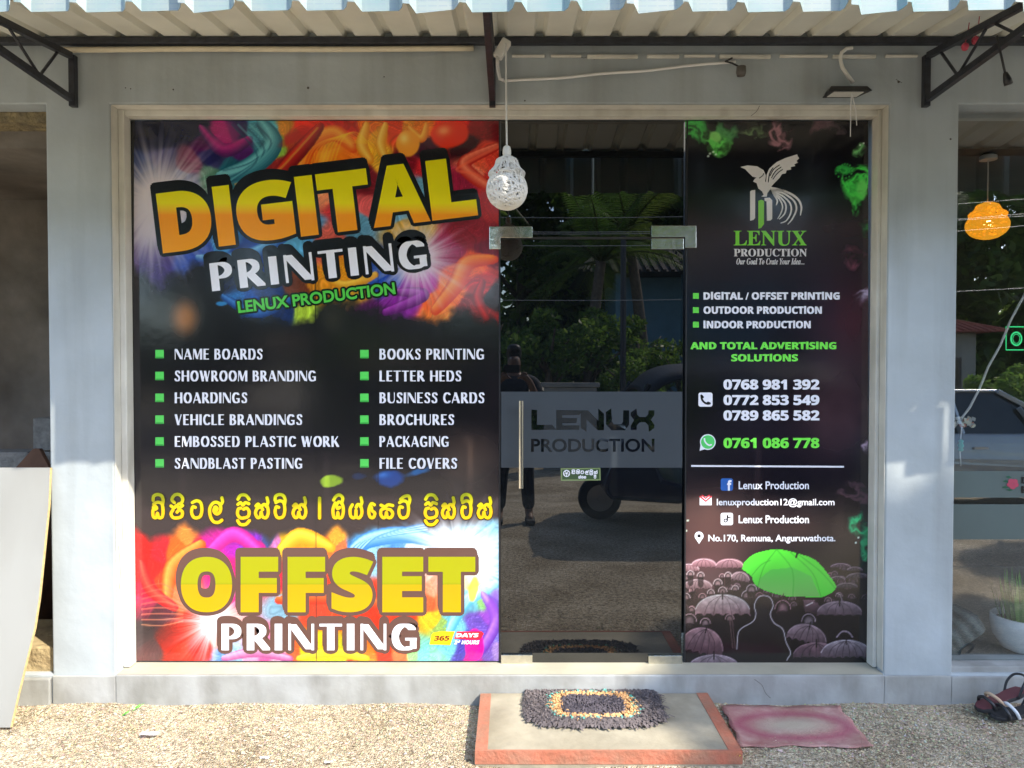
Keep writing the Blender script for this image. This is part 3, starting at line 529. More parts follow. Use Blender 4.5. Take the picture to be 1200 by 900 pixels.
def ground():
    xs = sorted(set([-300,-120,-60,-30,-15,-8,8,15,30,60,120,300] + [round(-4+.16*i, 3) for i in range(51)]))
    ys = sorted(set([-300,-120,-60,-40,-25,-18,-14,-11,-9,-8,-7,-6,-5,-4.2,-3.4,-2.6,-2,-1.5,.35,6,20] + [round(-1.2+.09*i, 3) for i in range(17)]))
    v, f = [], []
    for y in ys:
        for x in xs:
            z = 0
            if y < -4.6: z -= .2*min(1, (-4.6-y)/1.6)
            if -1.6 < y < .3 and abs(x) < 4.2: z += .012*math.sin(x*2.7+1)*math.sin(y*3.1) + .006*math.sin(x*9+y*5) - .004
            if y >= .3: z = -.05
            v.append((x, y, z))
    nx = len(xs)
    for j in range(len(ys)-1):
        for i in range(nx-1): f.append((j*nx+i, j*nx+i+1, (j+1)*nx+i+1, (j+1)*nx+i))
    b = MB(); b.add(v, f); o = b.build('ground', M['gravel'], smooth=True); o['kind'] = 'structure'
ground()
def gz(x, y): return .012*math.sin(x*2.7+1)*math.sin(y*3.1) + .006*math.sin(x*9+y*5) - .004
def stones():
    b = MB(); rs = random.Random(3)
    n = 0
    while n < 34000:
        x, y = rs.uniform(-2.75, 2.75), -abs(rs.gauss(0, .42)) - .005
        if y < -1.05: continue
        if -.15 < x < .90 and y > -.555: continue
        n += 1
        s = rs.choice([.0022,.0028,.003,.0035,.004,.005,.0068]) * rs.uniform(.7, 1.25)
        if rs.random() < .006: s = rs.uniform(.008, .0125)
        if y > -.03: s *= .8
        r = Matrix.Rotation(rs.uniform(0, 6.28), 3, 'Z')
        k = rs.random(); c = (.46,.39,.265) if k < .54 else (.36,.295,.19) if k < .84 else (.54,.49,.40) if k < .92 else (.30,.25,.18)
        c = tuple(q*rs.uniform(.8, 1.12) for q in c); z = gz(x, y)
        j = lambda q: q*rs.uniform(.75, 1.25)
        vv = [(j(s),0,0),(0,j(s*.8),0),(-j(s),0,0),(0,-j(s*.8),0),(j(s*.3)-s*.3,j(s*.3)-s*.3,j(s*.62)),(0,0,-s*.5)]
        vv = [(r @ Vector(q)) + Vector((x, y, z+s*.2)) for q in vv]
        b.add(vv, [(0,1,4),(1,2,4),(2,3,4),(3,0,4),(1,0,5),(2,1,5),(3,2,5),(0,3,5)], c)
    m = mat('gravel_stone', (1,1,1), .85, vcol=True)
    o = b.build('gravel', m); tag(o, 'loose tan and grey gravel stones over the yard at the wall foot', 'gravel', kind='stuff')
stones()

# ------------------------------------------------------------------ shop building
shop = thing('shop_building', 'grey plastered shop front with square pillars and recessed window bays', 'building', (0,.1,0))
def holed(xs, zs, solid, y0, y1):
    b = MB(); nx, nz = len(xs)-1, len(zs)-1
    S_ = lambda i, k: 0 <= i < nx and 0 <= k < nz and solid(i, k)
    for i in range(nx):
        for k in range(nz):
            if not solid(i, k): continue
            a, c, d, e = xs[i], xs[i+1], zs[k], zs[k+1]
            b.add([(a,y0,d),(c,y0,d),(c,y0,e),(a,y0,e)], [(0,1,2,3)]); b.add([(a,y1,d),(c,y1,d),(c,y1,e),(a,y1,e)], [(3,2,1,0)])
            for dx, A_ in ((-1, [(a,y0,d),(a,y0,e),(a,y1,e),(a,y1,d)]), (1, [(c,y0,d),(c,y1,d),(c,y1,e),(c,y0,e)])):
                if not S_(i+dx, k): b.add(A_, [(0,1,2,3)])
            for dz, A_ in ((-1, [(a,y0,d),(a,y1,d),(c,y1,d),(c,y0,d)]), (1, [(a,y0,e),(c,y0,e),(c,y1,e),(a,y1,e)])):
                if not S_(i, k+dz): b.add(A_, [(0,1,2,3)])
    return b
xs = [-6.5, -4.6, XL, X0, X1, XR, 4.6, 6.5]; zs = [-.1, ZP, ZT, 3.75]
wb = holed(xs, zs, lambda i, k: not (k == 1 and i in (1, 3, 5)), 0, .24)
wb.build('wall', M['wall'], shop, bevel=.007, merge=True)
b = MB(); b.box((-2.122,-.014,-.1),(X0+.004,-.0005,ZP-.003)); b.box((X0+.0045,-.017,-.1),(X1-.004,-.0005,ZP+.001)); b.box((X1-.0035,-.014,-.1),(XR-.01,-.0005,ZP-.004)); b.box((XR-.0095,-.012,-.1),(4.6,-.0005,ZP-.008))
b.build('plinth', M['plinth'], shop, bevel=.005)
# beige lining of the window bay: two head steps, cheeks, sloping sill
b = MB()
pl, pr, pt, pb = P(157,450).x, P(1018,450).x, P(600,141).z, P(600,775.5).z
b.box((X0+.0015,.004,ZP+.014),(X0+.0045,.236,ZT-.004)); b.box((X1-.0045,.004,ZP+.014),(X1-.0015,.236,ZT-.004)); b.box((X0+.0047,.004,ZT-.0045),(X1-.0047,.236,ZT-.0015))
b.build('reveal_lining', M['reveal'], shop, bevel=.001)
b = MB(); b.prism([(X0+.005,-.010,ZP+.002),(X0+.005,.118,pb-.004),(X0+.005,.235,pb-.004),(X0+.005,.235,ZP+.0015)], (X1-X0-.010,0,0))
b.build('window_sill', mat('beige_sill', (.40,.37,.28), .75, var=.1, scale=6, bump=.25, bscale=20), shop, bevel=.002)
b = MB(); z1 = ZT-.005
b.box((X0+.005,.055,pb-.002),(pl-.001,.119,z1)); b.box((pr+.001,.055,pb-.002),(X1-.005,.119,z1)); b.box((pl-.0008,.060,pt+.001),(pr+.0008,.119,z1))
b.build('window_frame', M['reveal'], shop, bevel=.004)
# concrete ring beam, rough lintel and soffit of the left unit, its steps
b = MB(); b.box((-4.58,.10,P(20,143,.1).z),(XL-.003,.238,ZT-.002)); b.build('rough_lintel', mat('rough_yellow_mortar', (.34,.27,.14), .95, col2=(.16,.13,.08), scale=18, bump=.9, bscale=30, bdist=.03), shop)
M['stained'] = mat('stained_brown_plaster', (.29,.26,.225), .9, col2=(.15,.135,.115), scale=3.5, bump=.4, bscale=20, var2=(.55,.5,.45), scale2=1.3)
b = MB(); b.box((-4.6,1.35,-.05),(XL+.3,1.5,3.0)); b.box((XL+.16,.242,-.05),(XL+.3,1.349,3.0)); b.box((-4.75,.242,-.05),(-4.61,1.349,3.0)); b.box((-4.6,.242,2.62),(XL+.158,1.348,2.72)); b.build('left_room_wall', M['stained'], shop)
b = MB(); b.box((-4.6,-.02,-.05),(XL-.004,.5,.115)); b.build('left_threshold', M['plinth'], shop, bevel=.006)
b = MB(); b.box((-4.6,.03,.116),(XL-.006,.42,.245)); b.build('left_step', mat('ochre_mortar', (.46,.36,.19), .95, col2=(.30,.22,.11), scale=10, bump=.8, bscale=30, bdist=.02), shop, bevel=.008)
b = MB(); b.box((-4.6,.5,-.05),(XL+.158,1.349,.12)); b.build('left_room_floor', M['stained'], shop)
# right unit room
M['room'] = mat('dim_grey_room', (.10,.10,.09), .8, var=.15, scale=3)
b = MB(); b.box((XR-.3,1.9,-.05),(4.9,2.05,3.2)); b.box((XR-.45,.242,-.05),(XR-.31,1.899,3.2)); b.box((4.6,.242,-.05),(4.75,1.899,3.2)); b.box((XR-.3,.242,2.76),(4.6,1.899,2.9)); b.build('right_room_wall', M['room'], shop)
b = MB(); b.box((XR+.001,.02,ZP-.004),(4.6,.095,P(1150,781,.02).z)); b.build('right_window_sill', M['plinth'], shop, bevel=.004)
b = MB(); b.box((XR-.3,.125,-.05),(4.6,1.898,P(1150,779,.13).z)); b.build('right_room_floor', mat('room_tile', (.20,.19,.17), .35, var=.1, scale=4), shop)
# behind the printed panels
b = MB(); b.box((X0-.1,.9,0),(X1+.1,1.0,3.0)); b.build('inner_wall', M['room'], shop)

# ------------------------------------------------------------------ printed window panels
def pane(name, parent, x0, x1, y0, y1, m, ya=GY+.0015, yb=GY+.011):
    b = MB(); a = P(x0, y1); c = P(x1, y0); b.box((a.x, ya, a.z), (c.x, yb, c.z)); return b.build(name, m, parent)
WHITE, GRN = lin((240,240,246)), lin((104,226,96)); BLK = lin((22,20,24))
def grow_copies(mb, s, box, col, style, offset, lift, warp, r, ups, y=GY):
    x0, yt, x1, yb = box; v, f = text_tris(s, style, offset); mn, mx = v.min(0), v.max(0)
    ux = x0 + (v[:,0]-mn[0])/(mx[0]-mn[0])*(x1-x0); uy = yb - (v[:,1]-mn[1])/(mx[1]-mn[1])*(yb-yt); k = 0
    for du, dv in ups:
        for a in range(0, 360, 30):
            q = [warp(x+du+r*math.cos(R(a)), yy+dv+r*math.sin(R(a))) for x, yy in zip(ux, uy)]
            mb.add([P(c, d, y-lift-k*.000012) for c, d in q], f, col); k += 1
def rotw(ox, oy, deg):
    c, s = math.cos(R(deg)), math.sin(R(deg)); return lambda x, y: (ox+(x-ox)*c-(y-oy)*s, oy+(x-ox)*s+(y-oy)*c)
def grad_mat(name, stops):
    m = bpy.data.materials.new(name); m.use_nodes = True; n, l = nodes(m); b = n['Principled BSDF']; b.inputs['Roughness'].default_value = .17
    tc = n.new('ShaderNodeTexCoord'); sp = n.new('ShaderNodeSeparateXYZ'); l.new(tc.outputs['Object'], sp.inputs[0]); mr = n.new('ShaderNodeMapRange')
    ya, yb = stops[0][0], stops[-1][0]; mr.inputs[1].default_value = P(600, ya).z; mr.inputs[2].default_value = P(600, yb).z; l.new(sp.outputs[2], mr.inputs[0])
    rp = n.new('ShaderNodeValToRGB'); e = rp.color_ramp.elements
    while len(e) < len(stops): e.new(.5)
    for q, (yy, c) in zip(e, stops): q.position = (P(600,yy).z-P(600,ya).z)/(P(600,yb).z-P(600,ya).z); q.color = (*lin(c), 1)
    l.new(mr.outputs[0], rp.inputs[0]); l.new(rp.outputs[0], b.inputs['Base Color']); return m

lp = thing('printed_window_panel', 'wide window panel printed with digital and offset printing in bright paint splashes', 'window panel', (-.9,GY,.14), 'printed window panels')
pane('glass', lp, 157, 584.5, 141.5, 774.5, M['doorglass'])
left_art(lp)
W1 = rotw(191, 297, -6.9)
ltr = [('D',0,61),('I',66,86),('G',91,159),('I',163,184),('T',188,248),('A',249,316),('L',318,372)]
b = MB()
for i, (c, a, e) in enumerate(ltr):
    grow_copies(b, c, (191+a, 226.5, 191+e, 297), lin((20,22,28)), 'bold', .030 if c == 'A' else .046, .0006+.0003*(i % 2), W1, 4.2, [(0,0),(-1,-5),(-1.5,-9)])
b.build('headline_outline', M['print'], lp)
b = MB()
for c, a, e in ltr: type_on(b, c, (191+a, 226.5, 191+e, 297), (1,1,1), 'bold', .030 if c == 'A' else .046, .0024, 0, W1)
b.build('headline_lettering', grad_mat('yellow_orange_print', [(180,(226,216,10)),(222,(234,224,12)),(238,(246,232,20)),(245,(252,206,36)),(252,(255,160,28)),(300,(255,168,30))]), lp)  # headline colours brightened to offset the awning shade
W2 = rotw(248, 341.5, -6.3)
st = glyph_strokes('PRINTING', 248, 506, 341.5, 308.5, .13)
b = MB(); draw_strokes(b, [([(x+dx, y+dy) for x, y in p], rx, ry) for p, rx, ry in st for dx, dy in ((0,0),(-1,-5),(-1.5,-9))], .0026, lin((24,24,28)), grow=4.6, warp=W2, step=.00003)
b.build('word_outline', M['print'], lp)
b = MB(); draw_strokes(b, st, .0034, WHITE, warp=W2); b.build('word_lettering', M['print'], lp)
W3 = rotw(279.5, 367, -6.9)
b = MB(); bx = (279.5, 353, 465, 367)
grow_copies(b, 'LENUX PRODUCTION', bx, lin((18,40,22)), 'plain', .03, .0030, W3, 2.2, [(0,0)])
type_on(b, 'LENUX PRODUCTION', bx, lin((88,205,74)), 'plain', .03, .0036, 0, W3); b.build('green_lettering', M['print'], lp)
rows = [415,440.6,466.2,491.8,517.4,543]
la = [('NAME BOARDS',308),('SHOWROOM BRANDING',371),('HOARDINGS',290),('VEHICLE BRANDINGS',354.5),('EMBOSSED PLASTIC WORK',397.5),('SANDBLAST PASTING',355)]
lb = [('BOOKS PRINTING',568),('LETTER HEDS',541),('BUSINESS CARDS',568),('BROCHURES',532.5),('PACKAGING',526.5),('FILE COVERS',536)]
b = MB(); q = MB()
for L_, x0 in ((la, 204.5), (lb, 444.5)):
    for y, (s, x1) in zip(rows, L_):
        st = glyph_strokes(s, x0, x1, y+6.3, y-6.3, .085); draw_strokes(b, st, .0014, WHITE)
        draw_strokes(q, [([(u+.6, v_+.8) for u, v_ in p], rx, ry) for p, rx, ry in st], .0006, lin((10,9,12)), grow=.7, step=.00002)
        bx = x0-22.5; fillp(b, [(bx,y-5),(bx+10,y-5),(bx+10,y+5),(bx,y+5)], .0012, lin((96,222,98))); fillp(b, [(bx+.8,y+3.2),(bx+9,y+3.2),(bx+10,y+5),(bx,y+5)], .0016, lin((62,170,70)))
b.build('list_lettering', M['print'], lp); q.build('list_shadow', M['print'], lp)
b = MB(); q = MB()
for x0, x1, gs in SIN:
    s = [([(x0+1.5+p[0]*(x1-x0-3), 607.5-p[1]*21.5) for p in g_], 1.85, 1.85) for g_ in gs]
    draw_strokes(b, s, .0024, (1,1,1), rnd=True); draw_strokes(q, s, .0010, lin((58,46,14)), rnd=True, grow=1.3)
b.build('sinhala_lettering', grad_mat('yellow_green_print', [(572,(146,170,16)),(590,(196,182,12)),(601,(226,170,8)),(618,(226,180,8))]), lp); q.build('sinhala_outline', M['print'], lp)
b = MB(); OF = [('O',212,272),('F',282,326),('F',337,381),('S',388.5,437.5),('E',448,496),('T',502,557)]; I_ = lambda x, y: (x, y)
BRN = lin((92,63,56))
for i, (c, a, e) in enumerate(OF): grow_copies(b, c, (a, 652.5, e, 717.5), BRN, 'bold', .046, .0006+.0003*(i % 2), I_, 4.2, [(0,0),(-1.5,-4.5),(-2,-6.5)])
st = glyph_strokes('PRINTING', 259, 491, 762, 731, .13)
draw_strokes(b, [([(x+dx, y+dy) for x, y in p], rx, ry) for p, rx, ry in st for dx, dy in ((0,0),(-1,-5))], .0014, BRN, grow=4.4, step=.00003); b.build('offset_outline', M['print'], lp)
b = MB()
for c, a, e in OF: type_on(b, c, (a, 652.5, e, 717.5), (1,1,1), 'bold', .046, .0024)
b.build('offset_lettering', grad_mat('yellow_split_print', [(650,(156,156,6)),(682,(156,156,6)),(684.5,(142,146,8)),(685.5,(190,150,4)),(718,(192,156,4))]), lp)  # yellow dulled in the print to offset direct sun
b = MB(); draw_strokes(b, st, .0024, WHITE); b.build('offset_word_lettering', M['print'], lp)
z = lambda *p: [(490+x/12, 730+y/12) for x, y in p]
b = MB(); fillp(b, z((160,302),(185,170),(215,135),(330,116),(516,118),(485,205),(452,312)), .0012, lin((250,214,20))); fillp(b, z((508,222),(548,122),(890,118),(925,150),(880,222),(840,238)), .0012, lin((226,30,56)))
sk = lambda yb, f: (lambda x, y: (x+(yb-y)*f, y))
type_on(b, '365', (508,744.8,526,751), lin((120,40,16)), 'bold', .03, .0018, 0, sk(751,.25)); type_on(b, 'DAYS', (534,742,560,746.8), WHITE, 'bold', .03, .0018, 0, sk(747,.25)); type_on(b, '24 HOURS', (532,750.4,561,755), WHITE, 'bold', .03, .0018, 0, sk(755,.25))
b.build('badge', M['print'], lp)

rp_ = thing('printed_window_panel', 'narrow dark window panel printed with white bird logo, phone numbers and green umbrella', 'window panel', (1.25,GY,.14), 'printed window panels')
pane('glass', rp_, 803, 1017.5, 141.5, 777.5, M['doorglass'])
right_art(rp_)
b = MB(); g6 = lambda pts: [(840+x/6, 170+y/6) for x, y in pts]; OW = lin((222,218,216)); DK = lin((30,26,30))
fillp(b, g6([(165,154),(215,143),(285,150),(328,176),(346,215),(338,262),(312,240),(282,230),(252,222),(226,197),(200,170)]), .0010, OW)
fillp(b, g6([(255,256),(268,236),(285,228),(312,240),(350,262),(388,282),(376,312),(356,336),(352,362),(312,362),(330,350),(318,325),(292,305),(280,268)]), .0014, OW)
fillp(b, g6([(345,272),(350,210),(368,166),(420,120),(480,92),(565,65),(570,80),(580,92),(560,112),(572,124),(545,134),(552,148),(520,154),(522,172),(490,178),(486,198),(458,204),(442,230),(402,270),(382,292)]), .0018, OW)
for p in ([(375,215),(400,170),(440,140)],[(385,230),(412,185),(452,155)],[(395,240),(425,200),(462,172)],[(362,260),(372,200),(395,160)],[(300,232),(322,215),(330,200)]):
    draw_strokes(b, [(smooth_path(g6(p),4), .5, .5)], .0022, DK, rnd=True)
tails = [([(385,312),(480,326),(562,372),(594,430),(588,492)],11),([(388,318),(470,340),(540,390),(560,450),(530,520),(500,556)],9),([(390,325),(460,356),(515,410),(522,470),(490,530),(450,548)],8),([(392,330),(450,370),(485,420),(478,480),(440,520)],8),([(395,338),(440,380),(462,430),(450,480),(428,518)],7),([(400,345),(425,390),(418,420)],8),([(380,300),(430,310),(500,336)],9)]
for p, r_ in tails:
    pp = smooth_path(g6(p), 6); n = len(pp)
    for k in range(n-1):
        f_ = math.sin(math.pi*min(1, .25+.75*k/n))**.5; draw_strokes(b, [([pp[k], pp[k+1]], r_/6*f_*.75, r_/6*f_*.75)], .0012+.00004*(k % 3), OW, rnd=True)
fillp(b, g6([(234,326),(246,318),(270,316),(270,512),(258,526),(234,532)]), .0010, OW)
fillp(b, g6([(336,372),(372,370),(390,388),(390,518),(378,530),(352,532),(350,396),(336,392)]), .0010, OW)
fillp(b, g6([(292,392),(312,384),(332,392),(332,556),(312,582),(292,588)]), .0016, lin((128,206,46)))
type_on(b, 'LENUX', (860,270.5,945,288), lin((128,216,60)), 'serif', .0, .0010, .25); type_on(b, 'PRODUCTION', (860,291.5,945.5,300.6), OW, 'serif', 0, .0010, .2)
type_on(b, 'Our Goal To Crate Your Idea...', (863,302.6,942.5,310), OW, 'ital', 0, .0010, .1)
b.build('bird_logo', M['print'], rp_)
b = MB()
for y, s, x1 in ((346.6,'DIGITAL / OFFSET PRINTING',984),(363.2,'OUTDOOR PRODUCTION',963),(380.2,'INDOOR PRODUCTION',950)):
    type_on(b, s, (824.5,y-4.6,x1,y+4.6), WHITE, 'bold', .022, .0012, .15); fillp(b, [(812,y-3.2),(819,y-3.2),(819,y+3.6),(812,y+3.6)], .0012, lin((112,226,80)))
type_on(b, 'AND TOTAL ADVERTISING', (809,400.4,980,409.4), lin((124,240,84)), 'bold', .022, .0012, .2); type_on(b, 'SOLUTIONS', (857,414.6,935,423.6), lin((124,240,84)), 'bold', .022, .0012, .2)
for y, s in ((450.6,'0768 981 392'),(468.8,'0772 853 549'),(486.8,'0789 865 582')): type_on(b, s, (848,y-6,960,y+6), WHITE, 'bold', .02, .0012, .25)
type_on(b, '0761 086 778', (848,513,960,525.2), lin((124,240,84)), 'bold', .02, .0012, .25)
fillp(b, [(810,545),(989,546),(989,548),(810,547)], .0012, WHITE)
type_on(b, 'Lenux Production', (865.6,564,948,573.4), WHITE, 'plain', .018, .0012); type_on(b, 'Lenux Production', (865.6,604,948,613.2), WHITE, 'plain', .018, .0012)
type_on(b, 'lenuxproduction12@gmail.com', (840,584,978,594.6), WHITE, 'plain', .018, .0012); type_on(b, 'No.170, Remuna, Anguruwathota.', (830,626.6,979,636.8), WHITE, 'plain', .018, .0012)
b.build('contact_lettering', M['print'], rp_)
b = MB(); fillp(b, rrect(818.5,460,835,476.6,2.6), .0012, WHITE)
draw_strokes(b, [(smooth_path([(822,464),(822.6,468),(825.5,471.6),(829.5,473.2),(831.6,472.6)],4), 1.1, 1.1), ([(822,463.6),(823.6,465.4)],1.3,1.3), ([(829.6,472),(831.6,472.8)],1.4,1.4)], .0016, DK, rnd=True)
fillp(b, arc(829.5,518,9.2,9.2,0,360,28)[:-1], .0012, WHITE); fillp(b, [(821,521),(820,528.2),(827.5,526)], .0013, WHITE); fillp(b, arc(829.5,518,8,8,0,360,28)[:-1], .0015, lin((92,214,112)))
draw_strokes(b, [(smooth_path([(825.6,514.2),(826,517),(828.2,520),(831.2,521.8),(833.4,521.2)],4), .9, .9)], .0019, WHITE, rnd=True)
fillp(b, rrect(844.6,560.6,859,575,2.4), .0012, lin((52,102,178))); type_on(b, 'f', (852,562.6,857.6,575), WHITE, 'bold', .02, .0016)
fillp(b, [(820,582),(834,582),(834,592),(820,592)], .0012, WHITE); draw_strokes(b, [([(820.6,582),(827,587.4),(833.4,582)], .9, .9), ([(823,580.6),(827,584),(831,580.6)], .8, .8)], .0016, lin((214,60,70)), rnd=True)
fillp(b, rrect(844.6,601,859,615.4,2.4), .0012, WHITE); draw_strokes(b, [([(852.4,604),(852.4,610)], .8, .8), (arc(850.4,610,1.9,1.8,0,360,12), .6, .6), (smooth_path([(852.4,604),(853.4,606.2),(855.8,606.8)],4), .7, .7)], .0016, DK, rnd=True)
fillp(b, arc(819.2,628.2,5.2,5.2,160,380,18)+[(819.2,637.4)], .0012, WHITE); fillp(b, arc(819.2,628,2,2,0,360,14)[:-1], .0016, DK)
b.build('contact_icons', M['print'], rp_)

# ------------------------------------------------------------------ glass door and transom
tr = thing('transom_pane', 'dark glass transom above the shop door', 'window', (.4,GY,2.2))
pane('glass', tr, 586.5, 801.5, 141.5, 277.5, M['doorglass'], GY+.0005, GY+.0125)
b = MB(); a_ = P(587,280.3); c_ = P(801,277.7); b.box((a_.x,GY-.0008,a_.z),(c_.x,GY+.0128,c_.z)); b.build('dark_gap_strip', M['rubber'], tr)  # black strip added to darken the gap between transom and door
door = thing('glass_door', 'dark frameless glass door with frosted name band and steel pull bar', 'door', (.4,GY,.14))
pane('glass', door, 586.8, 800.6, 280.5, 780.5, M['doorglass'], GY+.0005, GY+.0125)
b = MB(); fillp(b, [(587.2,459),(799.6,459),(799.6,548),(587.2,548)], .0006, (1,1,1)); b.build('frosted_band', M['frost'], door)
zz = lambda *p: [(610+x*.14167, 465+y*.14167) for x, y in p]
b = MB()
for p in ([(90,106),(136,110),(136,232),(262,232),(296,272),(90,274)], [(296,108),(520,112),(486,150),(345,152),(345,172),(470,176),(462,216),(345,218),(345,236),(486,236),(486,272),(296,274)],
          [(498,132),(520,112),(556,112),(644,198),(644,98),(690,140),(690,276),(640,276),(546,186),(546,290),(498,258)], [(706,126),(750,96),(756,206),(772,228),(832,228),(848,206),(850,112),(898,112),(898,232),(866,276),(752,276),(708,226)],
          [(912,130),(958,98),(966,150),(988,168),(1034,168),(1056,146),(1060,112),(1108,112),(1106,150),(1078,190),(1108,232),(1106,258),(1062,290),(1058,236),(1034,210),(988,210),(962,236),(960,274),(912,274),(912,240),(940,192),(912,156)]):
    fillp(b, zz(*p), .0012, (1,1,1))
type_on(b, 'PRODUCTION', (622.5,514,767,529.6), (1,1,1), 'plain', .022, .0012); b.build('name_lettering', M['doorglass'], door)
def fitting(pts, name, parent, y1=-.014):
    b = MB(); b.prism([P(x, y, GY+y1) for x, y in pts], (0, -y1+.013-.0005, 0)); return b.build(name, M['steel'], parent, bevel=.0015)
fitting([(573.5,265.5),(624,265.5),(624,278.6),(586.5,278.6),(586.5,292),(573.5,292)], 'corner_fitting', tr); fitting([(763.5,264.5),(816,264.5),(816,290.5),(803,290.5),(803,278),(763.5,278)], 'corner_fitting', tr)
fitting([(763.5,279.4),(801.2,279.4),(801.2,292),(763.5,292)], 'patch_fitting', door)
fitting([(587.2,767.5),(624,767.5),(624,780.4),(587.2,780.4)], 'patch_fitting', door); fitting([(760,768.5),(799.5,768.5),(799.5,782),(760,782)], 'patch_fitting', door)
b = MB(); hx = P(610.5,470).x; b.tube([(hx,GY-.055,P(0,469).z),(hx,GY-.055,P(0,570).z)], .011, 12); h = b.build('pull_handle', mat('polished_steel', (.72,.68,.58), .16, metal=1), door, smooth=False)
for yy in (480, 559):
    b = MB(); b.tube([(hx,GY-.05,P(0,yy).z),(hx,GY-.001,P(0,yy).z)], .009, 10); b.build('standoff', M['steel'], h)
b = MB(); fillp(b, [(657,548.6),(703.6,548.2),(704,563),(657.4,563.6)], .0012, lin((120,138,92))); fillp(b, [(658.6,550.2),(702.2,549.8),(702.4,561.4),(659,562)], .0016, lin((58,84,52)))
draw_strokes(b, [(arc(664,554.8,3.6,3.6,0,360,16), .5, .5)] + [([(664,554.8),(664+3.2*math.cos(R(a)),554.8+3.2*math.sin(R(a)))], .4, .4) for a in (20,92,164,236,308)], .0020, WHITE, rnd=True)
for k, (x0, x1, gs) in enumerate(SIN[:6]):
    if len(gs): draw_strokes(b, [([(670+k*5.2+p[0]*4.4, 555.2-p[1]*3.6) for p in g_], .45, .45) for g_ in gs], .0020, WHITE, rnd=True)
for k in (10, 11, 12, 16): draw_strokes(b, [([(678+(k-10)*3.0+p[0]*2.8, 560.6-p[1]*3.2) for p in g_], .42, .42) for g_ in SIN[k][2]], .0020, WHITE, rnd=True)
b.build('notice_sticker', M['print'], door)
for nm, x in (('joint_strip', 585.6), ('joint_strip', 802.2)):
    b = MB(); a = P(x,776); c = P(x,141.5); b.box((a.x-.0035,GY-.002,a.z),(a.x+.0035,GY+.012,c.z)); b.build(nm, M['black_plastic'], shop)
# ------------------------------------------------------------------ awning
aw = thing('awning', 'cream ribbed sheet awning with pale blue front edge on black steel brackets', 'awning', (0,-.5,3.0))
PT = .1715; AX0, AX1, AY = -4.3, 5.2, -1.06
zs_ = lambda y: 3.045 + .131*y
def rib_profile(xa, xb, off=.03):
    out = []; k = 0; x = xa
    while x < xb:
        out += [(x, 0), (x+.108, 0), (x+.122, .026), (x+.152, .026), (x+.166, 0)]; x += PT
    return out
b = MB(); pr_ = rib_profile(AX0, AX1); n = len(pr_)
for y in (.0, AY-.012):
    b.v += [(x, y, zs_(y)+h) for x, h in pr_]
b.c = [(1,1,1)]*(2*n); b.f = [[i, i+1, n+i+1, n+i] for i in range(n-1)]; b.mi = [0]*(n-1)
o = b.build('roof_sheet', M['sheet'], aw); sm = o.modifiers.new('thickness', 'SOLIDIFY'); sm.thickness = .0012
mv = mat('pale_blue_valance', (.32,.345,.315), .45, col2=(.16,.27,.28), scale=5); n_, l_ = nodes(mv); bs = n_['Principled BSDF']; old = bs.inputs['Base Color'].links[0].from_socket
tc = n_.new('ShaderNodeTexCoord'); sp = n_.new('ShaderNodeSeparateXYZ'); l_.new(tc.outputs['Object'], sp.inputs[0])
def mth(op, a, b_): 
    q = n_.new('ShaderNodeMath'); q.operation = op
    for i, s in enumerate((a, b_)):
        if isinstance(s, (int, float)): q.inputs[i].default_value = s
        elif s is not None: l_.new(s, q.inputs[i])
    return q.outputs[0]
dz = mth('LESS_THAN', mth('FRACT', mth('MULTIPLY', sp.outputs[2], 62), None), .2); dx = mth('LESS_THAN', mth('FRACT', mth('MULTIPLY', sp.outputs[0], 31), None), .82)
mx = n_.new('ShaderNodeMix'); mx.data_type = 'RGBA'; l_.new(mth('MULTIPLY', mth('MULTIPLY', dz, dx), .75), mx.inputs[0]); l_.new(old, mx.inputs[6]); mx.inputs[7].default_value = (.22,.27,.30,1); l_.new(mx.outputs[2], bs.inputs['Base Color'])
b = MB(); k = 0; x = AX0 + .02; zt = zs_(AY) + .04
rv = random.Random(9)
while x < AX1:
    big = k % 4 == 3; lo = 2.655 + rv.uniform(-.004,.004) - (.018 if big else 0); yo = AY - .016 - (.02 if big else 0)
    t = .012 if big else .003
    pts = [(x, yo-.022, lo+.022), (x+.022, yo-.022, lo+.020), (x+.040, yo, lo+.001), (x+.155, yo-.002, lo+t), (x+.165, yo-.012, lo+t+.004), (x+.172, yo-.022, lo+.022)]
    b.add([p for p in pts] + [(p[0], p[1]+.004, zt) for p in pts], [(i, i+1, i+7, i+6) for i in range(5)])
    x += PT; k += 1
o = b.build('front_valance', mv, aw); sm = o.modifiers.new('thickness', 'SOLIDIFY'); sm.thickness = .0015
b = MB(); b.box((AX0,-.048,3.004),(AX1,-.018,3.034)); b.build('wall_beam', M['blackmetal'], aw, bevel=.003)
b = MB(); b.box((AX0,-1.03,2.862),(AX1,-.995,2.898)); b.build('front_purlin', M['blackmetal'], aw, bevel=.003)
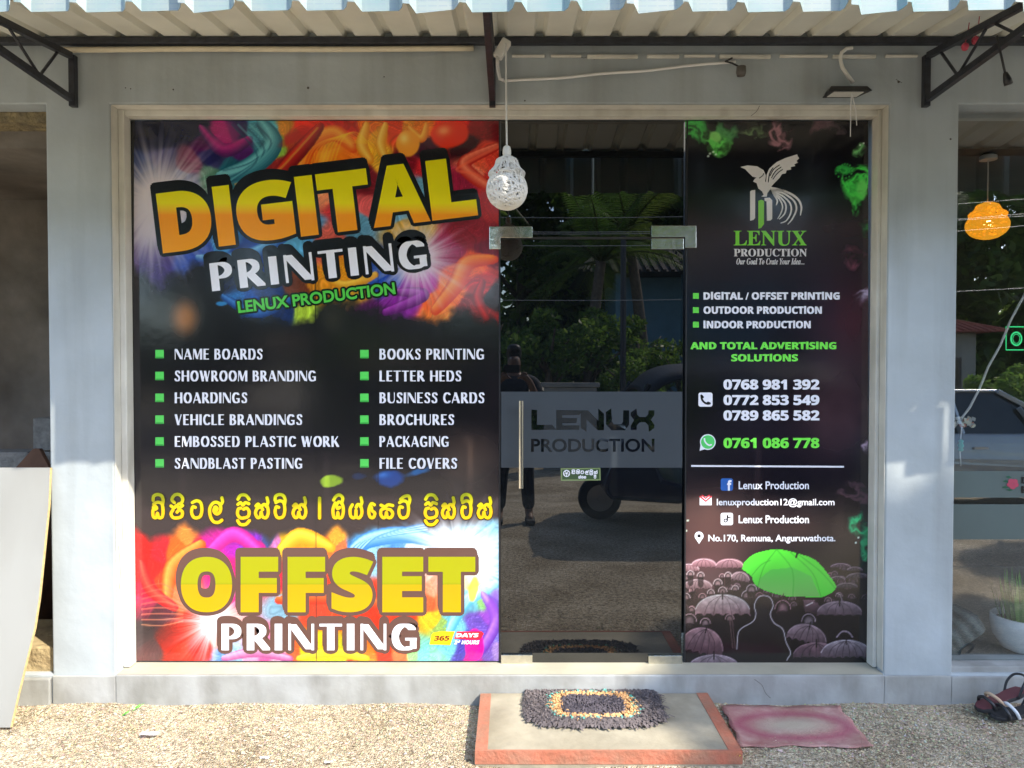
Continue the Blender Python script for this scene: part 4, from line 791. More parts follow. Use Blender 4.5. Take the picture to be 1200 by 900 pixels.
def bracket(px):
    x = P(px, 95, -.02).x; e = bpy.data.objects.new('bracket', None); scene.collection.objects.link(e); e.parent = aw; e.location = (x, 0, 2.7); e.matrix_parent_inverse = Matrix.Translation(-aw.location)
    def bb(name, f):
        b = MB(); f(b); o = b.build(name, M['blackmetal'], None, bevel=.002); o.parent = e; o.matrix_parent_inverse = Matrix.Translation((-x, 0, -2.7))
    bb('post', lambda b: b.box((x-.014,-.030,2.732),(x+.014,-.0005,2.962)))
    bb('upper_arm', lambda b: b.bar((x,-.036,2.955),(x,-1.00,2.836),.027,.027)); bb('lower_arm', lambda b: b.bar((x,-.036,2.762),(x,-.985,2.806),.027,.027))
    bb('brace', lambda b: (b.bar((x,-.13,2.93),(x,-.25,2.785),.010,.010), b.bar((x,-.27,2.787),(x,-.44,2.89),.010,.010), b.bar((x,-.50,2.882),(x,-.62,2.79),.010,.010)))
for px in (85, 577, 1086): bracket(px)
b = MB(); xa, xb_ = P(600,57,0).x, P(1074,57,0).x; x = xa; rv = random.Random(4)
while x < xb_:
    e = x + rv.uniform(.12,.24); h = rv.uniform(.010,.018); b.box((x,-.016,2.968-h),(min(e,xb_),-.0005,2.968)); x = e + rv.uniform(.012,.05)
b.build('mortar_ledge', M['reveal'], shop, bevel=.003)
# ------------------------------------------------------------------ fittings on the front
b = MB(); b.tube([P(x, 58+.4*math.sin(x*.02)+(x-75)*-.002, -.022) for x in range(75, 560, 20)], .0125, 10); o = b.build('conduit_pipe', M['old_plastic'], smooth=True); tag(o, 'long cream plastic conduit pipe under the black awning beam', 'pipe')
jb = thing('junction_box', 'slanted white cable box on the middle awning bracket', 'cable box', tuple(P(588,62,-.12)))
b = MB(); c = P(588.5,57.5,-.12); T_ = Matrix.Translation(c) @ Matrix.Rotation(R(32),4,'Y'); b.box((-.021,-.02,-.043),(.021,.02,.043), M=T_); b.build('housing', M['white_plastic'], jb, bevel=.006)
b = MB(); b.tube(smooth_path3 := [P(x,y,-.13) for x, y in ((583,66),(583,74),(584,84),(586,93),(590,94))], .0075, 8); b.build('cable_loop', M['wire'], jb, smooth=True)
b = MB(); b.tube([P(x, 95.5-(x-590)*.088+1.6*math.sin((x-590)/280*math.pi)+.6*math.sin(x*.06), -.014) for x in range(590, 866, 8)], .0062, 7); o = b.build('wall_cable', M['wire'], smooth=True); tag(o, 'white cable running along the grey wall above the door', 'cable')
bh = thing('bulb_holder', 'small dark bulb holder dangling from the end of the wall cable', 'bulb holder', tuple(P(868,82,-.03)))
b = MB(); b.tube([P(858,68,-.016),P(850,72,-.03),P(858,74,-.035),P(866,78,-.04)], .004, 6); b.build('lead', M['black_plastic'], bh)
b = MB(); c = P(868.5,83,-.05); b.lathe([(.012,.022),(.021,.018),(.022,-.006),(.018,-.022),(.016,-.022),(.016,.005)], c, 14); b.build('socket', mat('grey_bakelite', (.09,.08,.07), .4), bh, smooth=True)
fl = thing('floodlight', 'slim black floodlight angled down above the right window panel', 'floodlight', tuple(P(990,108,-.05)))
c = P(990,108,-.06); T_ = Matrix.Translation(c) @ Matrix.Rotation(R(4),4,'X')
b = MB(); b.v = [tuple(T_ @ Vector(p)) for p in ((-.098,-.06,-.010),(.098,-.06,-.010),(.078,.055,-.010),(-.078,.055,-.010),(-.08,-.045,.014),(.08,-.045,.014),(.065,.05,.018),(-.065,.05,.018))]; b.c = [(1,1,1)]*8
b.f = [[3,2,1,0],[4,5,6,7],[0,1,5,4],[1,2,6,5],[2,3,7,6],[3,0,4,7]]; b.mi = [0]*6; b.build('housing', M['black_plastic'], fl, bevel=.003)
b = MB(); b.box((-.066,-.042,-.0125),(.066,.032,-.0102), M=T_); b.build('lens', mat('milky_lens', (.62,.60,.55), .3), fl)
b = MB(); b.tube([P(x,y,-.03) for x, y in ((999,56),(992,57),(986,62),(985,70),(987,79),(993,88),(1000,97))], .0085, 8); b.build('flex', M['white_plastic'], fl, smooth=True)
b = MB(); b.tube([P(x,y,-.085) for x, y in ((998,108),(997,125),(996.6,160))], .0022, 5); b.tube([P(x,y,-.08) for x, y in ((999,112),(1003,130),(1004,147))], .0022, 5); b.build('loose_wire', M['wire'], fl)
hc = thing('hanging_socket', 'black lamp socket hanging on a cable from the right bracket', 'lamp socket', tuple(P(1180,95,-.62)))
b = MB(); b.tube([P(x,y,-.62) for x, y in ((1168,42),(1170,52),(1174,68),(1178,86))], .0042, 7); b.build('cable', M['black_plastic'], hc, smooth=True)
b = MB(); p0, p1 = P(1178,85,-.62), P(1182,99,-.62); b.tube([p0, p0.lerp(p1,.3), p0.lerp(p1,.6), p1], [.007,.011,.014,.015], 12); b.build('socket', M['black_plastic'], hc, smooth=True)
for (x, y), t in (((1131,55),'lower red plastic clip tied under the right awning bracket'), ((1143,47.5),'upper red plastic clip tied under the right awning bracket')):
    b = MB(); c = P(x,y,-.30); b.lathe([(.004,.018),(.013,.010),(.015,0),(.011,-.012),(.003,-.016)], c, 10); b.tube([c+Vector((0,0,.015)), c+Vector((.012,0,.06)), c+Vector((.016,0,.10))], .002, 5); o = b.build('cable_clip', mat('red_plastic', (.50,.05,.09), .35), smooth=True); tag(o, t, 'clip', 'red clips on the bracket')
# ------------------------------------------------------------------ woven lamps
def woven(c, r, parent, name, m, seed, n=120, flat=1.0):
    b = MB(); rs = random.Random(seed)
    def surf(d):
        z = d.z; q = Vector((d.x*r, d.y*r, d.z*r*flat))
        if z > .62: k = (z-.62)/.38; rad = r*(.785*(1-k)**.8 + .30*k**.5 + .14*math.sin(k*9)*(1-k)); h = Vector((d.x,d.y,0)); h = h.normalized() if h.length > 1e-4 else Vector((1,0,0)); q = Vector((h.x*rad*min(1,(1-k)*3+.5), h.y*rad*min(1,(1-k)*3+.5), r*flat*(.62+k*1.05)))
        return c + q
    for i in range(n):
        ax = Vector((rs.gauss(0,1), rs.gauss(0,1), rs.gauss(0,1))).normalized(); u = ax.orthogonal().normalized(); v_ = ax.cross(u); off = rs.uniform(-.75,.75)
        pts = []; m_ = 40; sc = math.sqrt(1-off*off)
        for k in range(m_+1):
            t = 2*math.pi*k/m_; d = (u*math.cos(t)+v_*math.sin(t))*sc + ax*off; pts.append(surf(d)*1.0 + d*rs.uniform(-.001,.0015))
        b.tube(pts, r*.027, 4, caps=False)
    return b.build(name, m, parent)
lampc = P(594,222,-.55); LR = 23.2*2.87/870
wl = thing('pendant_lamp', 'white woven string ball lamp hanging unlit in front of the door', 'pendant lamp', tuple(lampc))
M['string'] = mat('white_string', (.74,.71,.64), .8)
woven(lampc, LR, wl, 'woven_shade', M['string'], 5, 80)
b = MB(); b.lathe([(.006,.125+.02),(.013,.140),(.016,.128),(.0165,.112),(.013,.108),(.012,.09),(.004,.088)], lampc + Vector((0,0,.022)), 16); b.build('lamp_socket', M['white_plastic'], wl, smooth=True)
b = MB(); b.lathe([(.002,-.03),(.02,-.022),(.026,0),(.018,.024),(.01,.045)], lampc, 14); b.build('bulb', mat('milky_bulb', (.8,.78,.72), .25), wl, smooth=True)
top = P(592,58,-.14); b = MB(); q = [lampc+Vector((0,0,.165)), lampc+Vector((-.002,0,.30)), Vector((lampc.x-.004,-.50,lampc.z+.56)), Vector((lampc.x-.004,-.42,2.835))]; b.tube(q, .0035, 6); b.tube([q[-1], Vector((lampc.x-.008,-.28,2.90)), top], .0035, 6); b.build('cord', M['wire'], wl)
# ------------------------------------------------------------------ entrance slab, mats, sandals
SZ = .050; sx0, sx1, sy = G(556,883,SZ).x, G(871,883,SZ).x, G(700,880.5,SZ).y
sl_ = thing('entrance_slab', 'low cement slab with orange painted border before the door', 'step', ((sx0+sx1)/2,-.3,0))
b = MB(); b.box((sx0,sy,-.04),(sx1,-.018,SZ)); b.build('slab_body', M['cement'], sl_, bevel=.006)
b = MB(); e = .0015; t_ = .0022
b.box((sx0+.001,sy-t_,.0),(sx1+t_,sy-.0003,SZ+t_)); b.box((sx0+.001,sy,SZ+.0002),(sx1-.001,sy+.010,SZ+t_)); b.box((sx0+.001,sy+.0105,SZ+.0002),(sx0+.050,-.03,SZ+t_)); b.box((sx1-.05,sy+.0105,SZ+.0002),(sx1-.001,-.022,SZ+t_)); b.box((sx1+.0003,sy+.001,.0),(sx1+t_,-.022,SZ+t_-.0005))
b.build('painted_border', M['orange'], sl_)
rg = thing('doormat', 'shaggy grey oval doormat with orange and turquoise ring on the entrance slab', 'doormat', (.36,-.22,SZ))
ra, rb2 = G(613,830,SZ), G(778,830,SZ); rcx, rhw = (ra.x+rb2.x)/2, (rb2.x-ra.x)/2-.012; ryf, ryb = G(695,856,SZ).y+.015, G(695,806,SZ).y; rcy, rhd = (ryf+ryb)/2, (ryb-ryf)/2
def rug(name, m, lo, hi, n, seed, h=.020, cols=None):
    b = MB(); rs = random.Random(seed)
    for i in range(n):
        a = rs.uniform(0, 2*math.pi); q = math.sqrt(rs.uniform(lo*lo, hi*hi)); p = 4.6
        ca, sa = math.cos(a), math.sin(a); f = (abs(ca)**p+abs(sa)**p)**(-1/p)
        x, y = rcx + rhw*q*f*ca, rcy + rhd*q*f*sa; out = Vector((ca, sa*.8, 0)).normalized(); 
        d = (out*rs.uniform(.3,1.1) + Vector((rs.gauss(0,.4), rs.gauss(0,.4), 0)))*rs.uniform(.010,.026); s_ = Vector((-d.y, d.x, 0)).normalized()*rs.uniform(.0025,.005)
        z0 = SZ+.006; hh = h*rs.uniform(.7,1.3); c = Vector((x,y,z0)); k = rs.uniform(.72,1.2); col = tuple(v*k for v in (cols or (1,1,1)))
        v = [c-s_, c+s_, c+d*.5+s_*1.2+Vector((0,0,hh)), c+d*.5-s_*1.2+Vector((0,0,hh)), c+d+s_*.8+Vector((0,0,hh*.45)), c+d-s_*.8+Vector((0,0,hh*.45))]
        b.add(v, [(0,1,2,3),(3,2,4,5)], col)
    return b.build(name, m, rg)
M['rag'] = mat('rag_cloth', (1,1,1), .95, vcol=True)
b = MB(); ring = []
for i in range(48):
    a = 2*math.pi*i/48; ca, sa = math.cos(a), math.sin(a); f = (abs(ca)**4.6+abs(sa)**4.6)**(-1/4.6); ring.append((rcx+rhw*.96*f*ca, rcy+rhd*.96*f*sa, SZ+.001))
b.prism(ring, (0,0,.007), col=(.05,.045,.05)); b.build('mat_base', M['rag'], rg)
rug('grey_pile', M['rag'], .60, 1.0, 4200, 1, .011, (.125,.105,.105)); rug('orange_pile', M['rag'], .43, .62, 900, 2, .011, (.62,.36,.16)); rug('turquoise_pile', M['rag'], .56, .66, 150, 3, .012, (.12,.42,.34)); rug('centre_pile', M['rag'], .0, .45, 1300, 4, .010, (.075,.065,.078))
b = MB(); q = [G(845,829,.008), G(984,830,.008), G(1025,878,.008), G(868,876,.008)]; vv = []; N1, N2 = 26, 14
for j in range(N2+1):
    for i in range(N1+1):
        u, v = i/N1, j/N2; p = q[0].lerp(q[1],u).lerp(q[3].lerp(q[2],u),v); wv = .003*math.sin(u*9+v*4)+.002*math.sin(v*11+u*3); edge = min(u,1-u,v,1-v)
        p += Vector((.006*math.sin(v*17+2)*(edge < .01), .006*math.sin(u*21)*(edge < .01), wv+.004 + (.002 if edge < .04 else 0))); vv.append(p)
b.add(vv, [(j*(N1+1)+i, (j+1)*(N1+1)+i, (j+1)*(N1+1)+i+1, j*(N1+1)+i+1) for j in range(N2) for i in range(N1)])
m = mat('faded_pink_mat', (.48,.31,.27), .95, col2=(.40,.19,.18), scale=26, bump=.8, bscale=140, bdist=.008, var2=(.8,.68,.64), scale2=6); n_, l_ = nodes(m); bs = n_['Principled BSDF']; old = bs.inputs['Base Color'].links[0].from_socket
tc = n_.new('ShaderNodeTexCoord'); mp = n_.new('ShaderNodeMapping'); cc = (q[0]+q[1]+q[2]+q[3])/4; mp.inputs['Location'].default_value = (-cc.x, -cc.y, 0); l_.new(tc.outputs['Object'], mp.inputs[0]); m2 = n_.new('ShaderNodeVectorMath'); m2.operation = 'MULTIPLY'; m2.inputs[1].default_value = (4.2, 8.5, 0); l_.new(mp.outputs[0], m2.inputs[0])
ln = n_.new('ShaderNodeVectorMath'); ln.operation = 'LENGTH'; l_.new(m2.outputs[0], ln.inputs[0]); rp2 = n_.new('ShaderNodeValToRGB'); rp2.color_ramp.elements[0].position = .25; rp2.color_ramp.elements[0].color = (1,1,1,1); rp2.color_ramp.elements[1].position = .85; rp2.color_ramp.elements[1].color = (0,0,0,1); l_.new(ln.outputs['Value'], rp2.inputs[0])
mx = n_.new('ShaderNodeMix'); mx.data_type = 'RGBA'; l_.new(rp2.outputs[0], mx.inputs[0]); l_.new(old, mx.inputs[6]); mx.inputs[7].default_value = (.46,.38,.29,1)
rr_ = n_.new('ShaderNodeValToRGB'); ee = rr_.color_ramp.elements; ee[0].position = .52; ee[0].color = (0,0,0,1); ee[1].position = 1.0; ee[1].color = (0,0,0,1); e3_ = ee.new(.76); e3_.color = (.8,.8,.8,1)
md = n_.new('ShaderNodeMath'); md.operation = 'MULTIPLY'; md.inputs[1].default_value = .8; l_.new(ln.outputs['Value'], md.inputs[0]); l_.new(md.outputs[0], rr_.inputs[0])
mr_ = n_.new('ShaderNodeMix'); mr_.data_type = 'RGBA'; l_.new(rr_.outputs[0], mr_.inputs[0]); l_.new(mx.outputs[2], mr_.inputs[6]); mr_.inputs[7].default_value = (.34,.075,.115,1); l_.new(mr_.outputs[2], bs.inputs['Base Color'])
o = b.build('pink_mat', m, smooth=True); sm = o.modifiers.new('thickness','SOLIDIFY'); sm.thickness = .003; tag(o, 'worn faded pink mat lying on the gravel right of the slab', 'mat')
def curve3(p, k=5):
    p = [Vector(q) for q in p]; out = []
    for i in range(len(p)-1):
        a, b_, c, d = p[max(i-1,0)], p[i], p[i+1], p[min(i+2,len(p)-1)]
        for j in range(k):
            t = j/k; out.append(.5*((2*b_)+(c-a)*t+(2*a-5*b_+4*c-d)*t*t+(3*b_-a-3*c+d)*t**3))
    return out + [p[-1]]
def sandal(label, T_, dark, strap):
    t = thing('sandal', label, 'sandal', tuple(T_ @ Vector((0,0,0))), 'pair of sandals')
    ol = [(.0,-.030),(.05,-.036),(.11,-.030),(.17,-.040),(.22,-.040),(.25,-.022),(.258,0),(.25,.022),(.22,.038),(.17,.038),(.11,.028),(.05,.034),(.0,.028),(-.012,0)]
    b = MB(); b.prism([T_ @ Vector((x,y,0)) for x, y in ol], (T_.to_3x3() @ Vector((0,0,.016)))); b.build('sole', M['rubber'], t, bevel=.003)
    b = MB(); b.prism([T_ @ Vector((x*.97+.003,y*.92,.0165)) for x, y in ol], (T_.to_3x3() @ Vector((0,0,.003)))); b.build('insole', dark, t)
    def st(name, pts, r_, m_):
        b = MB(); b.tube([T_ @ Vector(p) for p in curve3(pts)], r_, 7); b.build(name, m_, t, smooth=True)
    st('toe_strap', [(.20,-.042,.008),(.205,-.034,.035),(.208,0,.052),(.205,.034,.035),(.20,.042,.008)], .0075, strap[0])
    st('toe_strap', [(.15,-.042,.008),(.165,-.034,.038),(.175,0,.056),(.165,.034,.038),(.15,.042,.008)], .0075, strap[1])
    st('heel_strap', [(.06,-.036,.01),(.035,-.038,.05),(.0,-.030,.075),(-.018,0,.08),(.0,.030,.075),(.035,.038,.05),(.06,.036,.01)], .0055, strap[0])
mar, blk, wht, tan_ = mat('maroon_insole', (.115,.035,.04), .6), M['black_plastic'], mat('white_strap', (.62,.63,.64), .5), mat('tan_strap', (.50,.34,.22), .6)
p0 = G(1146,834,.02); d = (Vector((G(1188,800,0).x, -.035, .115)) - p0); L_ = d.normalized(); side = Vector((.85,-.45,.15)); nrm = L_.cross(side).normalized(); nrm = nrm if nrm.z > 0 else -nrm; side = nrm.cross(L_)
heel = p0 + L_*.255
T1 = Matrix((( -L_.x, -side.x, nrm.x, heel.x), (-L_.y, -side.y, nrm.y, heel.y), (-L_.z, -side.z, nrm.z, heel.z), (0,0,0,1)))
sandal('maroon sandal with tan edge propped heel up against the wall', T1, mar, (blk, tan_))
p2 = G(1160,842,.006); T2 = Matrix.Translation(p2+Vector((.01,0,.004))) @ Matrix.Rotation(R(12),4,'Z') @ Matrix.Rotation(R(7),4,'X')
T2 = T2 @ Matrix.Translation((.25,0,0)) @ Matrix.Rotation(R(180),4,'Z')
sandal('black sandal with white strap lying flat on the gravel', T2, M['rubber'], (blk, wht))
# ------------------------------------------------------------------ leaning board, clutter in the left unit
bp0, bn = Vector((-2.2, -.245, 0)), None
bt = Vector((-2.2, -.016, 1.10)); updir = (bt-bp0).normalized(); nb = Vector((1,0,0)).cross(updir); nb = nb if nb.y < 0 else -nb
def onboard(px, py):
    o_ = Vector((0,CAMY,CAMZ)); d = (P(px,py,1.0)-o_); t = (bp0-o_).dot(nb)/d.dot(nb); return o_+d*t
pts = [onboard(*p) for p in ((59.5,548),(57.5,593),(46.5,700),(41,736),(21,817),(13,853))]
pts[-1].z = .0; pts = [Vector((-3.35, bt.y-.001, pts[0].z))] + pts + [Vector((-3.35,-.245,.0))]
bd = thing('leaning_board', 'large white board leaning across the left doorway opening', 'board', (-2.7,-.2,0))
b = MB(); b.prism(pts, -nb*.011); b.build('board_core', M['ply'], bd)
b = MB(); b.prism([p+nb*.0014 + Vector((-.003 if p.x > -3 else 0,0,0)) for p in pts], -nb*.0012); b.build('white_face', M['board'], bd)
blkm = mat('concrete_block', (.22,.21,.19), .95, var=.25, scale=30, bump=.7, bscale=60, bdist=.008)
zz0 = .12
for i in range(6):
    for j, (xa, xb_) in enumerate(((P(34,500,.8).x, P(34,500,.8).x+.36),)):
        b = MB(); b.box((xa+.012*math.sin(i*3), .82, zz0+i*.191),(xb_+.012*math.sin(i*3), .99, zz0+i*.191+.186)); o = b.build('concrete_block', blkm, bevel=.006); tag(o, 'grey concrete block in the stack in the left doorway', 'block', 'stacked concrete blocks')
for i in range(5):
    xb_ = P(33,520,.8).x; b = MB(); b.box((xb_-.37+.01*math.sin(i*2), .80, zz0+i*.191),(xb_-.006, .97, zz0+i*.191+.186)); o = b.build('concrete_block', blkm, bevel=.006); tag(o, 'grey concrete block in the stack in the left doorway', 'block', 'stacked concrete blocks')
b = MB(); c = [P(x,y,.70) for x, y in ((18,548),(38,526),(46,526),(57,547))]; b.prism([c[0]-Vector((0,0,.28))]+c+[c[3]-Vector((0,0,.28))], (0,.03,0)); b.box((c[0].x+.02,.60,.12),(c[3].x-.02,.78,c[0].z-.281)); o = b.build('cardboard_carton', mat('brown_cardboard', (.17,.085,.05), .85, var=.15, scale=12), bevel=.003); tag(o, 'torn brown cardboard carton before the grey blocks in the left doorway', 'carton')
# litter on the gravel
b = MB(); 
for k in range(7):
    p = G(146+k*3.0, 838-k*1.5, .006); d = Vector((random.uniform(-.012,.02), random.uniform(-.012,.012), random.uniform(.006,.02))); s_ = Vector((.004,.009,0)); b.add([p-s_, p+d*.5+s_*.6+Vector((.008,0,.006)), p+d+Vector((.018,.002,.004)), p+d*.5-s_], [(0,1,2,3)])
tag(b.build('fallen_sprig', mat('fresh_leaf', (.10,.42,.03), .5)), 'bright green leaf sprig fallen on the gravel by the wall', 'leaf')
for px, py, w_, lab in ((175,861,.045,'crumpled white paper scrap nearest the green sprig'),(310,890,.022,'small white paper scrap on gravel left of the slab'),(385,895,.020,'small white paper scrap on the gravel nearest the slab')):
    c = G(px,py,.01); b = MB(); n1 = 5
    vv = [c + Vector((w_*(i/n1-.5)*1.6, w_*.55*(j/3-.5), .006*random.random()+.004)) for j in range(4) for i in range(n1+1)]
    b.add(vv, [(j*6+i, j*6+i+1, j*6+i+7, j*6+i+6) for j in range(3) for i in range(5)]); o = b.build('paper_scrap', mat('white_paper', (.72,.70,.70), .8)); o.modifiers.new('thickness','SOLIDIFY').thickness = .001; tag(o, lab, 'paper')
c = G(862,893,.0) + Vector((0,0,.02)); b = MB()
for k in range(26):
    a = random.uniform(0,6.28); r_ = random.uniform(.004,.026); p = c+Vector((r_*math.cos(a), r_*math.sin(a), random.uniform(0,.02))); d = Vector((math.cos(a+1),math.sin(a+1),.6))*.008; s_ = Vector((-d.y,d.x,0))*.5; b.add([p-s_,p+s_,p+d], [(0,1,2)], random.choice([(.75,.68,.04),(.25,.45,.06),(.6,.62,.08)]))
tag(b.build('weed_flower', mat('yellow_weed', (1,1,1), .6, vcol=True)), 'tiny yellow weed growing at the front corner of the slab', 'weed')
# ------------------------------------------------------------------ right shop window
gm = bpy.data.materials.new('shop_window_glass'); gm.use_nodes = True; n_, l_ = nodes(gm); n_.remove(n_['Principled BSDF']); tb = n_.new('ShaderNodeBsdfTransparent'); tb.inputs[0].default_value = (.86,.88,.86,1); gb = n_.new('ShaderNodeBsdfGlossy'); gb.inputs['Roughness'].default_value = 0
mxs = n_.new('ShaderNodeMixShader'); mxs.inputs[0].default_value = .24; l_.new(tb.outputs[0], mxs.inputs[1]); l_.new(gb.outputs[0], mxs.inputs[2]); l_.new(mxs.outputs[0], n_['Material Output'].inputs[0])
sw = thing('shop_window', 'large clear window of the neighbouring shop with two frosted bands', 'window', (2.9,.1,.14))
zf = P(1150,779,.13).z
b = MB(); y = .10; b.add([(XR+.002,y,zf),(4.59,y,zf),(4.59,y,ZT-.01),(XR+.002,y,ZT-.01)], [(0,1,2,3)]); b.build('glass', gm, sw)
fm = mat('frosted_strip', (.085,.115,.11), .35, var=.08, scale=3)
for ya, yb in ((552,583),(591,632)):
    b = MB(); b.box((XR+.004,.095,P(1160,yb,.097).z),(4.58,.098,P(1160,ya,.097).z)); b.build('frosted_band', fm, sw)
b = MB()
for k in range(5): a = R(72*k+20); fillp(b, arc(1187+3.6*math.cos(a), 567+3.6*math.sin(a), 3.6, 2.8, 0, 360, 12)[:-1], .003+.0002*k, lin((176,70,92)), y=.095)
for dx, dy in ((-8,-3),(-9,4),(-4,7),(-5,-8)): fillp(b, [(1187+dx-4,567+dy),(1187+dx,567+dy-1.6),(1187+dx+4,567+dy+.5),(1187+dx,567+dy+1.4)], .0026, lin((40,90,66)), y=.095)
type_on(b, 'D', (1197,559,1205,566.5), lin((16,18,20)), 'bold', .02, .003, y=.095); type_on(b, 'P', (1197,569.5,1205,578), lin((16,18,20)), 'bold', .02, .003, y=.095); b.build('flower_sticker', M['print'], sw)
os_ = thing('open_sign', 'green lit outline sign reading open behind the neighbouring window', 'sign', tuple(P(1205,396,.2)))
M['neon'] = mat('green_tube', (.02,.35,.12), .4, emit=(.05,.9,.30), estr=.22)
b = MB(); fr = [P(x,y,.2) for x, y in ((1179,383),(1246,383),(1246,410),(1179,410),(1179,383))]; b.tube(fr, .0028, 6); b.build('frame', M['neon'], os_)
b = MB(); draw_strokes(b, [(arc(1191,397,6.2,7.6,0,360,24), .9, .9), (arc(1191,397,4.0,5.4,0,360,24), .35, .35)], 0, (1,1,1), rnd=True, y=.2); type_on(b, 'PEN', (1201,389.5,1240,404.5), (1,1,1), 'bold', 0, 0, y=.2); b.build('letters', M['neon'], os_)
lc = P(1157,264,.8); ol = thing('pendant_lamp', 'glowing orange woven ball lamp behind the neighbouring shop window', 'pendant lamp', tuple(lc))
woven(lc, 22*4.21/870, ol, 'woven_shade', mat('glowing_orange_string', (.62,.30,.03), .7, emit=(1,.42,.02), estr=.20), 8, 90, .72)
b = MB(); b.lathe([(.002,-.03),(.022,-.022),(.030,0),(.02,.026),(.01,.05)], lc+Vector((0,0,.005)), 14); b.build('bulb', mat('warm_bulb', (1,.8,.4), .3, emit=(1,.68,.25), estr=2.5), ol, smooth=True)
b = MB(); b.tube([lc+Vector((0,0,.10)), lc+Vector((0,0,.30)), Vector((lc.x,.8,2.758))], .0035, 6); b.lathe([(.045,0),(.045,.02),(.02,.035)], Vector((lc.x,.8,2.72)), 14); b.build('cord', M['wire'], ol)
pc = Vector((P(1200,750,.30).x, .30, zf+.0)); pp = thing('potted_plant', 'spiky green plant in a white bowl behind the neighbouring window', 'potted plant', tuple(pc))
b = MB(); b.lathe([(.06,0),(.10,.02),(.138,.08),(.150,.14),(.147,.178),(.138,.182),(.132,.17),(.13,.15)], pc, 32); b.build('bowl', mat('white_glaze', (.85,.88,.9), .25), pp, smooth=True)
b = MB(); b.lathe([(.001,.152),(.129,.150)], pc, 24, caps=False); b.build('soil', mat('dark_soil', (.05,.035,.025), .95), pp)
b = MB(); rs = random.Random(12)
for k in range(150):
    a = rs.uniform(0,6.28); r_ = rs.uniform(0,.11); p = pc+Vector((r_*math.cos(a), r_*math.sin(a), .15)); h = rs.uniform(.10,.26); ln_ = Vector((math.cos(a)*rs.uniform(.0,.06), math.sin(a)*rs.uniform(0,.06), h)); s_ = Vector((-math.sin(a), math.cos(a), 0))*.006
    b.add([p-s_, p+s_, p+ln_*.6+s_*1.1, p+ln_, p+ln_*.6-s_*1.1], [(0,1,2,3,4)], random.choice([(.12,.32,.05),(.2,.42,.08),(.07,.2,.04)]))
b.build('leaves', mat('pot_leaf', (1,1,1), .5, vcol=True), pp)
cu = thing('floor_cushion', 'grey striped cushion leaning by the corner of the neighbouring window', 'cushion', tuple(P(1128,760,.3)))
ms = bpy.data.materials.new('striped_cloth'); ms.use_nodes = True; n_, l_ = nodes(ms); wv = n_.new('ShaderNodeTexWave'); wv.inputs['Scale'].default_value = 5.5; tc = n_.new('ShaderNodeTexCoord'); mp = n_.new('ShaderNodeMapping'); mp.inputs['Rotation'].default_value = (0,R(38),0); l_.new(tc.outputs['Object'], mp.inputs[0]); l_.new(mp.outputs[0], wv.inputs[0]); rp = n_.new('ShaderNodeValToRGB'); rp.color_ramp.elements[0].color = (.045,.06,.062,1); rp.color_ramp.elements[1].color = (.15,.18,.18,1); l_.new(wv.outputs[0], rp.inputs[0]); l_.new(rp.outputs[0], n_['Principled BSDF'].inputs[0]); n_['Principled BSDF'].inputs['Roughness'].default_value = .9
c = P(1122,752,.3); b = MB(); b.box((-.14,-.10,-.06),(.10,.10,.06), M=Matrix.Translation((c.x-.01,.3,zf+.125)) @ Matrix.Rotation(R(-36),4,'Y')); b.build('cover', ms, cu, bevel=.035)
b = MB(); b.box((c.x-.16,.22,zf+.001),(c.x-.02,.38,zf+.055)); b.build('folded_cover', ms, cu, bevel=.02)
gl_ = thing('flower_garland', 'white string with cloth flowers and a teal pendant behind the neighbouring window', 'garland', tuple(P(1128,490,.14)))
b = MB(); b.tube([P(x,y,.14) for x, y in ((1216,318),(1200,346),(1184,376),(1172,405),(1158,430),(1148,455),(1136,478),(1122,496),(1114,505))], .0055, 7); b.tube([P(x,y,.14) for x, y in ((1127,500),(1126,512),(1125,530),(1126,546))], .003, 6); b.build('string', M['wire'], gl_, smooth=True)
b = MB(); rs = random.Random(2)
for k in range(34):
    p = P(rs.uniform(1118,1142), rs.uniform(490,500), .14+rs.uniform(-.02,.015)); a = rs.uniform(0,6.28); u = Vector((math.cos(a),0,math.sin(a)))*.014; v = Vector((-math.sin(a),-.5,math.cos(a)))*.009; b.add([p-u,p+v,p+u,p-v], [(0,1,2,3)], rs.choice([(.55,.55,.50),(.6,.58,.45),(.5,.53,.5),(.65,.3,.2)]))
b.build('cloth_flowers', mat('cloth_petals', (1,1,1), .8, vcol=True), gl_)
b = MB(); b.lathe([(.003,.03),(.012,.022),(.008,.012),(.014,0),(.008,-.012),(.012,-.022),(.003,-.03)], P(1126,522,.14), 10); b.build('pendant', mat('teal_beads', (.02,.30,.22), .3), gl_, smooth=True)

M['scuff'] = mat('dark_scuffs', (.10,.09,.08), .9)
for x, y, r_ in ((203,105,.004),(361,103,.006),(153,104,.003),(1053,96,.006),(147,103,.003),(615,118,.004),(1114,163,.005),(450,90,.003)): b = MB(); b.lathe([(r_,0),(r_*.6,-.0012)], P(x,y,-.0008), 7, axis='y'); b.build('plug_hole', M['scuff'], shop)
for pts in ([(884,796),(893,803),(897,812),(903,818)],[(676,64),(684,68),(690,66),(697,70)],[(1050,93),(1057,97)],[(139,640),(141,668),(140,690)],[(880,136),(887,130),(890,124)]):
    b = MB(); b.tube([P(x,y,-.0172 if y > 792 else -.001) for x, y in smooth_path(pts,3)], .0011, 4); b.build('hairline_crack', M['scuff'], shop)
